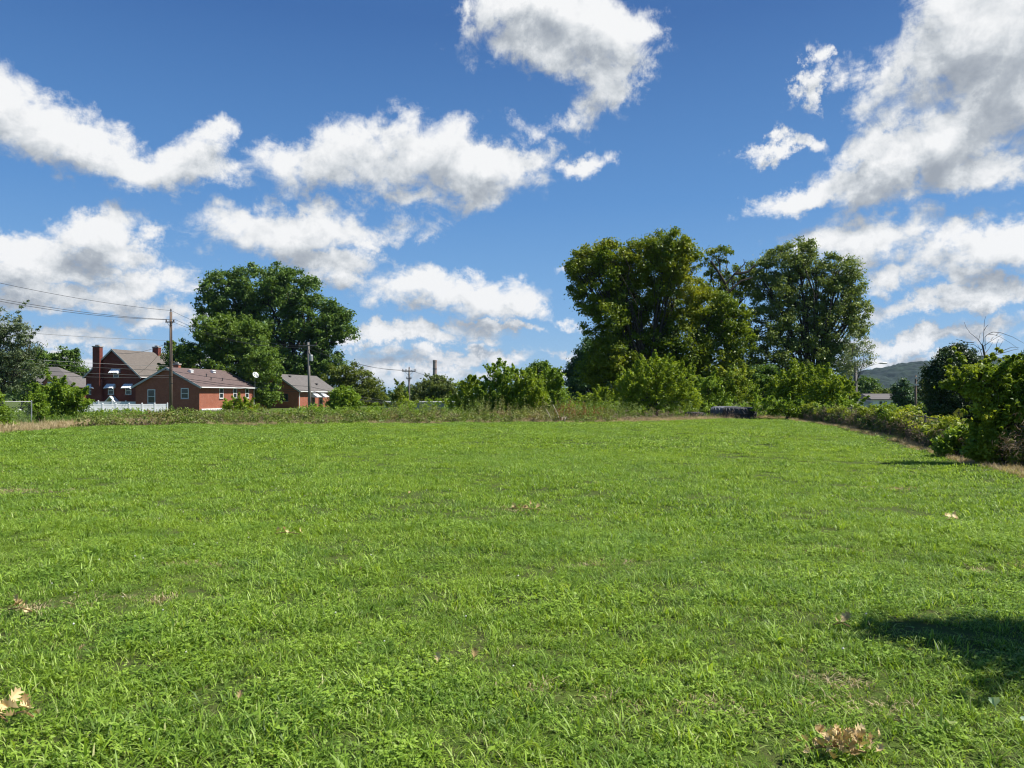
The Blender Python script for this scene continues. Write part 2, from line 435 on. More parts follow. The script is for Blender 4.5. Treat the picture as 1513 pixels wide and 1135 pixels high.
# ---- large trees
plant('oak_tree', 'tallest dark green tree on the left rising behind the brick houses', 'tree', 146,
      [(330, 425, 34, 28), (312, 452, 22, 22), (385, 420, 48, 34), (350, 450, 40, 30), (430, 430, 42, 34), (460, 470, 44, 38), (495, 478, 30, 26), (505, 462, 14, 12), (512, 490, 12, 16),
       (400, 470, 60, 48, 3), (430, 520, 58, 46, 2), (480, 530, 30, 34), (455, 560, 46, 36), (400, 560, 50, 40, 3), (350, 470, 30, 24)],
      'oak', leaf=0.48, n=100000, cr=1.3, r0=0.8, seed=11, dens=0.85, forks=8, flat=0.65, basex=425)
plant('maple_tree', 'mid green feathery tree just behind the low brick house with the white dish', 'tree', 112,
      [(345, 505, 52, 36, 2), (320, 490, 36, 26), (365, 500, 36, 30), (385, 540, 28, 32, -2), (350, 545, 48, 32), (300, 535, 34, 26), (268, 520, 22, 18), (262, 545, 24, 26), (390, 570, 22, 26, -2), (395, 585, 20, 18)],
      'maple', leaf=0.34, n=70000, cr=0.75, r0=0.4, seed=12, dens=0.9, shoots=.06, slen=1.2, basex=340)
plant('linden_tree', 'largest tree, broad golden green crown with dark trunks above the round bush', 'tree', 74,
      [(870, 385, 32, 24), (850, 400, 18, 16), (905, 380, 36, 26), (950, 385, 34, 30), (985, 365, 36, 30), (1000, 385, 36, 34), (885, 430, 42, 38), (935, 430, 44, 44, 2), (1000, 440, 46, 46, 1), (1045, 460, 36, 36),
       (1075, 470, 30, 34, -1), (1085, 500, 26, 30, -1), (900, 480, 38, 44), (905, 530, 44, 36), (950, 500, 44, 50, 2), (1010, 510, 46, 44, 0), (1060, 530, 34, 36, -1), (880, 545, 24, 24), (930, 570, 40, 30), (990, 560, 48, 36), (1045, 570, 32, 28)],
      'golden', leaf=0.26, n=150000, cr=0.75, r0=0.38, seed=13, dens=0.95, forks=9, stems=4, lowfrac=0.3, basex=960)
plant('linden_tree', 'thin topped tree with bare dead branches squeezed between the two biggest trees', 'tree', 80,
      [(1062, 378, 22, 14), (1048, 395, 14, 12), (1085, 410, 22, 18), (1100, 425, 12, 16), (1060, 425, 26, 20), (1085, 450, 22, 20), (1090, 540, 20, 30)],
      'golden', leaf=0.24, n=9500, cr=0.55, r0=0.28, seed=14, dens=0.6, forks=10, lowfrac=0.45, basex=1070)
plant('ash_tree', 'tall grey green tree with open crown and dark limbs right of the biggest tree', 'tree', 80,
      [(1180, 372, 26, 20), (1155, 385, 32, 24), (1125, 400, 22, 18), (1205, 385, 30, 22), (1240, 400, 30, 22), (1260, 420, 22, 20), (1140, 430, 38, 30), (1190, 425, 44, 34, 1), (1235, 440, 38, 30), (1265, 460, 22, 24),
       (1130, 475, 36, 34), (1180, 480, 46, 38, 1), (1235, 490, 40, 34), (1268, 480, 16, 16), (1130, 525, 34, 28), (1185, 535, 44, 34), (1232, 535, 34, 30), (1125, 560, 30, 26), (1175, 570, 40, 24)],
      'ash', leaf=0.25, n=78000, cr=0.68, r0=0.42, seed=15, dens=0.72, forks=14, lowfrac=0.3, shell=0.5, basex=1185)
plant('willow_sapling', 'pale silvery sparse sapling beside the street lamp pole', 'tree', 62,
      [(1262, 505, 18, 16), (1272, 528, 18, 16), (1255, 535, 16, 20), (1282, 515, 12, 12), (1250, 560, 12, 20)],
      'pale', leaf=0.15, n=2600, cr=0.4, r0=0.07, seed=16, dens=0.7, basex=1256)
plant('hackberry_tree', 'blue green tree peeking out left of the biggest tree', 'tree', 98,
      [(872, 520, 24, 18), (862, 545, 26, 20), (850, 560, 18, 20), (885, 550, 28, 26), (870, 580, 32, 22), (900, 525, 24, 20)],
      'blue', leaf=0.32, n=26000, cr=0.7, r0=0.25, seed=17, basex=875)
plant('poplar_tree', 'dark little treetop showing above the middle saplings', 'tree', 105,
      [(800, 545, 17, 14), (788, 552, 12, 14), (812, 562, 16, 18), (798, 585, 26, 24)],
      'oak', leaf=0.34, n=9000, cr=0.6, r0=0.2, seed=18)
plant('elm_tree', 'olive green rounded tree in front of the smokestack', 'tree', 118,
      [(640, 575, 26, 20), (622, 580, 18, 16), (655, 572, 20, 16), (632, 590, 30, 18), (665, 590, 16, 16), (648, 560, 10, 8)],
      'olive', leaf=0.30, n=17000, cr=0.62, r0=0.25, seed=19, dens=0.8)
plant('locust_tree', 'yellow green tree right of the small brick house with striped awnings', 'tree', 136,
      [(512, 552, 26, 16), (500, 562, 24, 18), (535, 562, 22, 18), (548, 580, 22, 20), (525, 585, 30, 24), (558, 590, 14, 16), (545, 600, 24, 18), (505, 590, 22, 20)],
      'yellowtree', leaf=0.32, n=26000, cr=0.7, r0=0.25, seed=20)
plant('sumac_shrub', 'bright green leafy shrub against the right end of the small brick house', 'bush', 78,
      [(508, 582, 18, 14), (498, 593, 13, 13), (520, 592, 14, 14), (508, 598, 22, 13)], 'bush', leaf=0.24, n=9000, cr=0.4, r0=0.08, seed=21, stems=3, part='stems', foliage='foliage')
plant('walnut_tree', 'dark round tree between the far left roof and the tall brick gable', 'tree', 132,
      [(98, 530, 20, 18), (82, 540, 14, 16), (112, 548, 18, 18), (95, 558, 28, 22), (100, 585, 30, 26), (118, 575, 16, 22)],
      'oak', leaf=0.38, n=22000, cr=0.8, r0=0.3, seed=22)
plant('locust_tree', 'wispy greyish tree cut off by the left edge of the photo', 'tree', 62,
      [(8, 480, 26, 22), (35, 490, 16, 14), (20, 515, 34, 22), (45, 510, 12, 12), (0, 530, 36, 26), (35, 545, 26, 18), (-25, 500, 30, 30), (15, 565, 34, 18), (-30, 560, 30, 26)],
      'feather', leaf=0.26, n=16000, cr=0.42, r0=0.14, seed=23, dens=0.6, shoots=.25, slen=1.3, aspect=0.28, forks=12, basex=0)
plant('walnut_tree', 'dark tree half hidden behind the wispy far left tree', 'tree', 96,
      [(45, 530, 22, 18), (62, 525, 12, 10), (25, 540, 26, 20), (60, 545, 12, 14), (5, 550, 30, 26), (35, 575, 20, 18)],
      'oak', leaf=0.3, n=16000, cr=0.6, r0=0.2, seed=24, dens=0.8)
plant('cedar_tree', 'very dark upright evergreen behind the yellow diamond sign', 'tree', 58,
      [(1408, 527, 24, 16), (1390, 548, 22, 20), (1430, 540, 22, 20), (1400, 575, 32, 26), (1435, 580, 26, 28), (1395, 605, 26, 20), (1425, 612, 30, 20), (1404, 515, 10, 6)],
      'cedar', leaf=0.2, n=60000, cr=0.5, r0=0.15, seed=25, dens=1.4, shell=.25, aspect=0.4)
plant('spruce_tree', 'small mid green tree beside the white house', 'tree', 112,
      [(1333, 567, 7, 8), (1330, 578, 14, 10), (1337, 588, 18, 12), (1336, 600, 18, 12), (1345, 602, 20, 12)],
      'blue', leaf=0.28, n=10000, cr=0.45, r0=0.12, seed=26)
plant('maple_tree', 'rounded green tree behind the white house and lamp pole', 'tree', 175,
      [(1280, 565, 18, 10), (1270, 578, 24, 14), (1290, 580, 14, 12), (1262, 590, 20, 16)],
      'oak', leaf=0.45, n=9000, cr=0.8, r0=0.25, seed=27)
plant('crape_myrtle', 'low tree with pale yellow top behind the white house roof', 'tree', 172,
      [(1305, 582, 14, 7), (1320, 583, 10, 7), (1296, 588, 12, 8)], 'yellowtree', leaf=0.35, n=3500, cr=0.6, r0=0.15, seed=28)
plant('maple_tree', 'dark blurry tree right of the black lamp post', 'tree', 120,
      [(1370, 575, 18, 14), (1365, 592, 18, 14), (1375, 605, 22, 12)], 'olive', leaf=0.35, n=8000, cr=0.6, r0=0.2, seed=29)
plant('walnut_tree', 'dark tree at the right edge above the vine thicket', 'tree', 90,
      [(1500, 540, 22, 10), (1525, 535, 26, 16), (1490, 556, 26, 14), (1520, 570, 30, 24)], 'oak', leaf=0.3, n=9000, cr=0.6, r0=0.2, seed=30)
plant('poplar_tree', 'distant dark tree left of the crossarm pole with the smokestack', 'tree', 190,
      [(600, 578, 12, 7), (590, 584, 14, 8), (612, 584, 14, 8), (600, 594, 24, 8)], 'oak', leaf=0.5, n=5000, cr=0.8, r0=0.25, seed=31)
plant('cherry_tree', 'dark low tree under the tall grey green tree', 'tree', 68,
      [(1125, 560, 26, 22), (1105, 575, 22, 20), (1150, 575, 26, 20), (1085, 560, 16, 16), (1200, 575, 30, 20), (1235, 580, 20, 18)],
      'oak', leaf=0.24, n=24000, cr=0.5, r0=0.2, seed=32)

# ---- mid-ground bushes
bushes = [
 ('large round fresh green bush below the biggest tree', 52, [(970, 550, 34, 22), (945, 570, 34, 26), (1000, 570, 34, 28), (968, 582, 48, 26), (930, 585, 20, 20), (1015, 590, 20, 18)], 'lime', 0.15, 26000, 40),
 ('tall light green sapling clump left of the round bush cluster centre', 50, [(740, 555, 20, 16), (755, 570, 30, 24), (735, 585, 28, 24), (765, 590, 26, 22)], 'bush', 0.15, 15000, 41),
 ('bright lime green sapling in the middle clump', 49, [(785, 572, 20, 20), (792, 592, 20, 18), (775, 590, 18, 16)], 'lime', 0.14, 8500, 42),
 ('darker leafy sapling at the right end of the middle clump', 51, [(815, 560, 18, 16), (822, 580, 22, 20), (810, 598, 24, 16)], 'bush', 0.15, 9500, 43),
 ('lime green bush at the left end of the middle clump', 51, [(690, 572, 16, 14), (700, 588, 24, 18), (680, 598, 20, 12)], 'lime', 0.14, 9000, 44),
 ('low dark bush between the lime bush and the tall sapling', 50.5, [(722, 596, 22, 16)], 'bush', 0.14, 4000, 45),
 ('dense bush by the far left fence in front of the grey roof', 46, [(82, 578, 24, 18), (100, 588, 26, 18), (70, 592, 20, 18), (90, 603, 30, 14), (112, 600, 16, 14)], 'bush', 0.14, 17000, 46),
 ('small ivy covered bush on the left chain link fence post', 42, [(55, 595, 12, 12), (58, 608, 14, 12)], 'bush', 0.12, 4500, 47),
 ('scraggly bush at the left edge of the photo in front of the chain link fence', 34, [(0, 612, 14, 20), (-12, 600, 16, 24), (8, 628, 8, 10)], 'bush', 0.12, 4000, 48),
 ('yellow green bush in front of the low brick house corner', 62, [(356, 600, 18, 9), (345, 605, 18, 9), (368, 605, 16, 8)], 'lime', 0.15, 6500, 49),
 ('thin upright sapling left of the crossarm pole', 56, [(590, 580, 7, 14), (592, 595, 12, 12), (583, 602, 10, 10)], 'yellowtree', 0.14, 2600, 50),
 ('yellowish small bush at the foot of the crossarm pole', 55, [(602, 595, 12, 8), (598, 603, 12, 8)], 'lime', 0.13, 2600, 51),
 ('low light green bush left of the round bush', 56, [(875, 592, 22, 12), (900, 598, 18, 12), (890, 585, 12, 8)], 'lime', 0.14, 6500, 52),
 ('rounded vine covered bush right of the round bush', 57, [(1045, 572, 22, 16), (1060, 590, 24, 14), (1035, 592, 18, 14)], 'bush', 0.15, 9500, 53),
 ('vine draped bush directly behind the tractor tyres', 58, [(1085, 560, 26, 14), (1095, 582, 28, 18), (1070, 575, 20, 16)], 'vine', 0.15, 11500, 54),
 ('tall yellow green bush right of the tyres', 52, [(1180, 555, 20, 14), (1165, 572, 24, 20), (1190, 580, 26, 22), (1150, 590, 22, 18)], 'lime', 0.145, 15000, 55),
 ('broad yellow green bush under the open crowned tall tree', 50, [(1215, 562, 22, 16), (1230, 578, 26, 20), (1210, 592, 28, 18), (1248, 595, 18, 18)], 'lime', 0.145, 15500, 56),
 ('dark lower bush hanging over the back fence corner', 48, [(1135, 600, 22, 12), (1165, 605, 24, 10), (1190, 608, 22, 10)], 'bush', 0.14, 8000, 57),
 ('small round bush by the foot of the street lamp pole', 46, [(1254, 604, 18, 14), (1240, 612, 18, 12)], 'bush', 0.13, 7000, 58),
]
for (lab, D, L, mt, lf, n, sd) in bushes:
    plant('bush', lab, 'bush', D, L, mt, leaf=lf, n=n, cr=0.34, r0=0.045, seed=sd, group='bushes along the field edge', stems=4, forks=7,
          lowfrac=0.25, dens=0.75, shell=0.35, shoots=1.2, slen=.62, part='stems', foliage='foliage')
plant('bush', 'big sprawling sunlit bush overhanging the right end of the fence', 'bush', 17.0,
      [(1445, 553, 20, 14), (1470, 545, 18, 13), (1425, 572, 24, 12, .3), (1400, 568, 14, 6, .3), (1460, 575, 26, 18), (1495, 560, 20, 14, .5), (1520, 550, 22, 20), (1500, 590, 28, 22), (1460, 605, 22, 22), (1480, 635, 30, 26), (1452, 645, 18, 20, .5), (1510, 625, 28, 30), (1470, 668, 30, 22), (1510, 672, 30, 22), (1445, 668, 18, 16), (1550, 620, 34, 60), (1545, 560, 26, 30)],
      'vine', leaf=0.085, n=70000, cr=0.15, r0=0.03, seed=60, group='bushes along the field edge', stems=5, forks=14, lowfrac=0.3, dens=0.6, shell=0.3, shoots=5, slen=.5, tight=.42, part='stems', foliage='foliage')
plant('bush', 'lower dark green shrub between the dead vines and the big right-hand bush', 'bush', 19.5,
      [(1412, 645, 18, 14), (1430, 652, 20, 20), (1400, 658, 16, 12)],
      'bush', leaf=0.085, n=10000, cr=0.18, r0=0.025, seed=61, group='bushes along the field edge', stems=4, forks=10, lowfrac=0.3, dens=0.6, shell=0.35, shoots=1.5, slen=.12, part='stems', foliage='foliage')

# ---- bare dead sapling over the right-hand bush
def bare_tree():
    D = 24.0; q = lambda x, y: tuple(P(x, y, D))
    k = 123/1396.0
    def c(lst): return [P(1390+x*k, 460+y*k, D) for x, y in lst]
    base = P(1458, 640, D); base.z = gz(base.x, base.y)
    r = thing('bare_sapling', 'leafless dead sapling sticking up above the right-hand bush', 'tree', base)
    mb = MB()
    mb.tube([base - Vector((0, 0, .2)), P(1458, 590, D)] + c([(745, 805), (715, 640), (700, 570)]), [0.05, 0.045, 0.035, .03, .027], 6)
    B = [[(700, 570), (715, 500), (722, 330), (735, 150), (755, 85)], [(695, 570), (640, 450), (560, 360), (515, 250), (522, 165)], [(722, 330), (750, 260), (770, 230)],
         [(700, 580), (640, 560), (560, 490), (550, 380)], [(690, 650), (640, 610), (580, 555), (480, 545), (400, 550), (250, 505)], [(560, 530), (460, 510), (340, 460)],
         [(715, 590), (800, 510), (860, 460), (930, 405)], [(840, 480), (830, 440)], [(730, 720), (800, 680), (880, 620), (980, 510)], [(740, 790), (850, 750), (980, 660), (1090, 500)],
         [(930, 690), (880, 560), (865, 480)], [(700, 760), (650, 640), (600, 560)], [(930, 405), (1010, 370), (1110, 340)], [(900, 720), (1040, 660), (1180, 605), (1300, 605)],
         [(800, 380), (850, 352), (960, 370), (1120, 440), (1300, 560), (1420, 640)], [(745, 640), (750, 430), (800, 390), (900, 385), (1020, 420), (1200, 520), (1350, 620)], [(880, 740), (1100, 690), (1300, 640), (1420, 625)]]
    for i, b in enumerate(B):
        n = len(b); pts = c(b); ph = i*1.7
        pts = [p + Vector((0, math.sin(ph)*0.5*j/(n), 0)) for j, p in enumerate(pts)]
        mb.tube(pts, [max(0.012*(1-j/n), 0.0045) for j in range(n)], 4)
    mb.v = [(x-base.x, y-base.y, z-base.z) for x, y, z in mb.v]
    mb.build('trunk', M['bark'], r)
bare_tree()
# dead branches over the thin-topped tree
def dead_limbs():
    D = 78.5; pts = [[(1078, 445), (1072, 420), (1085, 405), (1100, 390), (1099, 383)], [(1072, 420), (1060, 400), (1050, 385)], [(1085, 405), (1105, 402), (1116, 392)], [(1078, 430), (1095, 415), (1112, 410)]]
    base = P(1078, 445, D)
    par = [o for o in col.objects if o.get('label', '').startswith('thin topped tree')][0]
    b = Vector(par.location); mb = MB()
    for p in pts: mb.tube([P(x, y, D)-b for x, y in p], [0.16, .12, .09, .05, .03][:len(p)], 5)
    mb.build('dead_branch', M['bark'], par)
dead_limbs()

# ---- off-frame tree on the right that casts the shadow at lower right
def shade_tree():
    hx, hy = math.sin(SUN_AZ)/math.tan(SUN_EL), math.cos(SUN_AZ)/math.tan(SUN_EL)
    L = []
    for gx, gy, h, rx, ry, rz in [(2.65, 5.05, 4.5, 0.5, 0.32, 0.3), (3.1, 4.8, 4.6, 0.62, 0.55, 0.35), (3.5, 4.3, 4.6, 0.75, 0.6, 0.4), (3.0, 4.15, 4.6, .5, .36, .3), (3.0, 3.9, 4.6, .42, .26, .3), (4.6, 4.6, 4.8, 0.9, 0.9, 0.5), (5.8, 4.9, 5.6, 1.2, 1.2, 1), (7, 6, 7, 2, 2, 1.5), (8, 7.5, 6, 2, 2, 1.4), (6.8, 4.2, 6.4, 1.5, 1.5, 1.2)]:
        L.append(((gx+.18+hx*h, gy+hy*h, h), (rx, ry, rz)))
    plant('maple_tree', 'broad leafy tree just outside the right edge whose bough shades the near grass', 'tree', 10, None, 'maple', leaf=0.15, n=56000, cr=0.24, r0=0.22, seed=70, world=L, shell=0.1, tight=.62, basex=CX+F*1.25)
shade_tree()

# ------------------------------------------------------------------ hills and distant woodland
def hill():
    prof = [(900, 566), (1100, 560), (1240, 556), (1284, 555), (1292, 550.5), (1300, 547), (1320, 543), (1340, 538), (1352, 536), (1362, 536), (1366, 538), (1376, 535), (1400, 532), (1430, 529), (1470, 529), (1513, 531), (1560, 535), (1700, 545), (1900, 560)]
    px = np.array([p[0] for p in prof]); py = np.array([p[1] for p in prof])
    xs = np.arange(-200, 2100, 3.0); ys = np.concatenate([np.arange(1100, 1560, 6.0), np.arange(1560, 2000, 40.)])
    U, Y = np.meshgrid(xs, ys)
    D0 = 1500.0
    ang = CX + F*U/D0
    H = EYE + (HY-np.interp(ang, px, py))/F*D0 - 1.0
    H[ang < 900] = np.maximum(H[ang < 900]-(900-ang[ang < 900])*0.2, -5)
    sh = np.where(Y < D0, sstep(1120, D0, Y), 1-sstep(D0+20, 1990, Y)*0.9)
    rng = np.random.default_rng(3)
    Z = -6 + (H+6)*sh
    bump = np.array([mnoise.fractal(Vector((a*0.06, b*0.06, 0)), 1, 2, 3) for a, b in zip(U.ravel(), Y.ravel())]).reshape(U.shape)
    cell = np.array([mnoise.cell_vector(Vector((a/11., b/11., 1)))[0] for a, b in zip(U.ravel(), Y.ravel())]).reshape(U.shape)
    Z = Z + (bump*5 + cell*2.5)*np.clip(sh*4, 0, 1)
    v = np.stack([U.ravel(), Y.ravel(), Z.ravel()], 1); nx, ny = len(xs), len(ys)
    i = (np.arange(ny-1)[:, None]*nx + np.arange(nx-1)[None, :]).ravel()
    me = raw_mesh('hills', v, np.stack([i, i+1, i+nx+1, i+nx], 1).ravel(), np.full(len(i), 4), smooth=False)
    m = surf_mat('hill_forest', (0.004, 0.013, 0.008), (0.012, 0.032, 0.014), 0.05, 0.95, detail=8, bump=0)
    tag(obj('hills', me, m), kind='structure')
hill()
def far_wood():
    rng = np.random.default_rng(4); cs = []; rr = []
    for i in range(1500):
        px = rng.uniform(-300, 1850); D = rng.uniform(210, 330)
        h = 4.0 + 1.6*math.sin(px*0.02)+rng.uniform(-2.0, 1.5)
        if 1275 < px < 1420: h -= 3.2
        z0 = -1 if px < 1200 else -3
        c = P(px, HY, D); c.z = z0 + rng.uniform(0.05, 1)*h
        cs.append(c); rr.append(rng.uniform(1.2, 2.2))
    me = leaf_cloud('distant_trees', np.array(cs), np.array(rr), 55000, 0.9, rng, aspect=0.7)
    o = obj('distant_trees', me, M['far'])
    tag(o, 'low dark mass of distant woodland along the horizon', 'woodland', kind='stuff')
far_wood()

# ------------------------------------------------------------------ buildings
def window(h, wall, s, z, w, ht, panes=2, frame='white', sill=True):
    """wall 'front' (y=0 face, s=x) or 'side' (x=0 face, s=y)"""
    def bx(mb, a0, a1, d0, d1, z0, z1):
        if wall == 'front': mb.box(a0, a1, -d1, -d0, z0, z1)
        else: mb.box(d0, d1, a0, a1, z0, z1)
    t = 0.09; mb = MB()
    bx(mb, s-w/2, s-w/2+t, 0, .05, z, z+ht); bx(mb, s+w/2-t, s+w/2, 0, .05, z, z+ht)
    bx(mb, s-w/2+t, s+w/2-t, 0, .05, z, z+t); bx(mb, s-w/2+t, s+w/2-t, 0, .05, z+ht-t, z+ht)
    if panes == 2: bx(mb, s-w/2+t, s+w/2-t, 0, .045, z+ht/2-.03, z+ht/2+.03)
    o = mb.build('window', M[frame], h)
    mb = MB(); bx(mb, s-w/2+t, s+w/2-t, 0.0, .015, z+t, z+ht-t); mb.build('pane', M['glass'], o)
    if sill:
        mb = MB(); bx(mb, s-w/2-.06, s+w/2+.06, 0, .11, z-.08, z-.003); mb.build('sill', M['concrete'], o)
    return o

def awning(h, s, z, w=1.35, wall='front', ht=0.62, out=0.75):
    mb = MB(); n = 9
    for i in range(n):   # ribbed metal slats
        a0 = s-w/2+i*w/n; a1 = a0+w/n-0.012; dz = 0.02*(i % 2)
        if wall == 'front':
            vs = [(a0, -.03, z+ht+dz), (a1, -.03, z+ht+dz), (a1, -out, z+dz), (a0, -out, z+dz)]
            vs += [(x, y, q-.025) for x, y, q in vs]
        else:
            vs = [(.03, a0, z+ht+dz), (.03, a1, z+ht+dz), (out, a1, z+dz), (out, a0, z+dz)]
            vs += [(x, y, q-.025) for x, y, q in vs]
        mb.add(vs, [(0, 1, 2, 3), (7, 6, 5, 4), (0, 4, 5, 1), (1, 5, 6, 2), (2, 6, 7, 3), (3, 7, 4, 0)])
    for a in (s-w/2, s+w/2):  # side wings
        a2 = a+.02
        if wall == 'front': mb.prism([(-.03, z+ht-.03), (-out, z-.03), (-out, z-.12), (-.03, z-.02)], a, a2, axis='x')
        else:
            vs = [(.03, a, z+ht-.03), (out, a, z-.03), (out, a, z-.12), (.03, a, z-.02)]; vs += [(x, a2, q) for x, _, q in vs]
            mb.add(vs, [(0, 1, 2, 3), (7, 6, 5, 4), (0, 4, 5, 1), (1, 5, 6, 2), (2, 6, 7, 3), (3, 7, 4, 0)])
    return mb.build('awning', M['alu'], h)

def chimney(parent, x, y, z0, z1, w, d, mat='brickh1'):
    mb = MB().box(x-w/2, x+w/2, y-d/2, y+d/2, z0, z1)
    o = mb.build('chimney', M[mat], parent)
    MB().box(x-w/2-.07, x+w/2+.07, y-d/2-.07, y+d/2+.07, z1, z1+.14).build('chimney_cap', M['concrete'], o) if False else None
    mb = MB().box(x-w/2-.07, x+w/2+.07, y-d/2-.07, y+d/2+.07, z1+.003, z1+.16); mb.box(x-w/4, x+w/4, y-d/4, y+d/4, z1+.163, z1+.36)
    c = mb.build('chimney_cap', M['concrete'], o)
    return o

def gable_house(name, label, loc, rz, W, L, eave, apex, brick, roofm, over=0.35, foundation=0.0, fascia='trim'):
    h = thing(name, label, 'house', loc, rz)
    mb = MB().prism([(-W, -1.5), (0, -1.5), (0, eave), (-W/2, apex-.08), (-W, eave)], 0, L)
    mb.build('wall', M[brick], h)
    sl = (apex-eave)/(W/2); th = 0.13
    mb = MB()
    xr = over; zr = eave-over*sl
    mb.prism([(xr, zr), (xr, zr+th), (-W/2, apex+th), (-W-over, zr+th), (-W-over, zr), (-W/2, apex)], -0.3, L+0.3)
    roof = mb.build('roof', M[roofm], h)
    q = .17
    for y0, y1 in ((-.335, -.303), (L+.303, L+.335)):
        mb = MB().prism([(xr, zr+th+.02), (xr, zr-q+.05), (-W/2, apex-q+.04), (-W/2, apex+th+.02)], y0, y1)
        mb.build('bargeboard', M[fascia], h)
        mb = MB().prism([(-W-over, zr+th+.02), (-W/2-.002, apex+th+.02), (-W/2-.002, apex-q+.04), (-W-over, zr-q+.05)], y0, y1)
        mb.build('bargeboard', M[fascia], h)
    mb = MB(); mb.box(xr+.003, xr+.12, -.3, L+.3, zr-.01, zr+.12); mb.build('gutter', M['white'], h); mb = MB(); mb.box(-W-over-.12, -W-over-.003, -.3, L+.3, zr-.01, zr+.12)
    mb.build('gutter', M['white'], h)
    return h, roof

HR = -math.atan2(0.167, 0.986)
# low brick house with brown roof
C2 = (-38.6, 95.0, -0.75)
h2, roof2 = gable_house('brick_house', 'low red brick house with brown shingle roof and four small white windows', C2, HR, 8.7, 13.4, 3.30, 5.55, 'brick', 'roofbrown', over=0.38)
h2z = -C2[2]
window(h2, 'front', -1.95, 1.75, 1.05, 1.3); window(h2, 'front', -6.5, 1.15, 1.05, 1.75)
for s in (5.0, 8.4, 11.6): window(h2, 'side', s, 1.75, 0.95, 1.35)
MB().box(.0, .14, .3, 6.6, .32, .5).build('water_table', M['white'], h2)
MB().box(.0, .10, .3, 6.2, -.05, .3).build('porch_wall', M['concrete'], h2)
mb = MB(); mb.tube([(.15, 13.35, 3.1), (.12, 13.35, 2.9), (.1, 13.35, 0)], .06, 8); mb.build('downspout', M['white'], h2)
def dish(parent, c, r, yaw, mast, z0):
    mb = MB(); mb.lathe([(0, 0), (r*.4, .03*r/.4), (r*.75, .11), (r, .2), (r+.02, .22), (r*.75, .14), (r*.4, .05), (0, .02)], 20)
    o = mb.build('satellite_dish', M['white'], parent, smooth=True); o.location = c; o.rotation_euler = (R(62), 0, yaw)
    mb = MB(); mb.tube([(0, 0, z0-c[2]), (0, 0, -0.02)], mast, 6); s = mb.build('mast', M['galv'], parent, loc=c)
    mb = MB(); mb.tube([(0, -r*.8, .1), (0, 0, r*1.1)], .015, 5); mb.box(-.05, .05, -.05, .05, r*1.05, r*1.2); f = mb.build('feed_arm', M['galv'], o)
dish(h2, (0.5, 12.9, 4.9), 0.44, R(60), 0.02, 2.9)
for (x, y, mt_) in ((-3.2, 3.2, 'white'), (-3.4, 8.8, 'white'), (-2.2, 5.2, 'darkmetal'), (-1.2, 7.4, 'darkmetal'), (-1.3, 4.8, 'darkmetal')):
    z = 5.55 - abs(x+4.35)*(2.25/4.35)+.1
    if mt_ == 'white':
        mb = MB().box(x-.22, x+.22, y-.3, y+.3, z+.0, z+.28); mb.prism([(x-.3, z+.283), (x+.3, z+.283), (x, z+.4)], y-.35, y+.35); mb.build('roof_vent', M[mt_], h2)
    else:
        mb = MB().tube([(x, y, z-.1), (x, y, z+.45)], .05, 8); mb.lathe([(.05, .38), (.1, .4), (.1, .46), (.0, .5)], 10, c=(x, y, z-.1)); mb.build('vent_pipe', M[mt_], h2)
chimney(roof2, -4.7, 2.6, 4.8, 6.05, .7, .5, 'brick')

# tall brick house with tan roof, two chimneys, awnings
C1 = (-54.6, 113.0, -0.9)
h1, roof1 = gable_house('brick_house', 'taller brick gable house with two chimneys and metal awnings', C1, HR, 8.9, 12.5, 5.1, 9.0, 'brickh1', 'rooftan', over=0.3)
for s, zz in ((-7.9, 2.5), (-4.75, 2.5), (-1.9, 2.5)):
    window(h1, 'front', s, zz-.1, .95, 1.15); awning(h1, s, zz+.85, 1.45)
window(h1, 'front', -3.9, 4.9, .9, 1.0); awning(h1, -3.95, 5.6, 1.45)
ch = chimney(roof1, -6.75, -0.28, 3, 9.4, 1.15, .7); ch['label'] = 'broad front chimney rising beside the gable'
MB().box(-6.75-.85, -6.75+.85, -0.55, -0.003, -.5, 4.6).build('chimney_breast', M['brickh1'], h1)
ch = chimney(roof1, -4.3, 10.2, 7.5, 9.9, 1.0, .8); ch['label'] = 'short rear chimney on the ridge'
mb = MB(); mb.prism([(-5.0, 1.35), (-4.85, 1.35), (-4.2, 1.98), (-3.55, 1.35), (-3.4, 1.35), (-4.2, 2.18)], -1.1, -.003); mb.build('porch_hood', M['white'], h1)
MB().box(-4.7, -3.7, -.05, -.003, -.4, 1.45).build('door', M['darkmetal'], h1)
mb = MB().prism([(.0, 4.0), (.0, 3.2), (2.6, 2.9), (2.6, 3.05)], 5, 12); mb.build('side_porch_roof', M['roofgrey'], h1)
MB().box(2.35, 2.5, 5.1, 5.25, -.5, 2.9).build('porch_post', M['white'], h1)
dish(h1, (1.6, .8, 3.35), .5, R(-10), .03, 0.2)
# dark cross wing behind
h1b = MB().prism([(-8, 5), (1, 5), (-3.5, 8.4)], 12.85, 16.5); h1b.build('rear_roof', M['darkmetal'], h1)

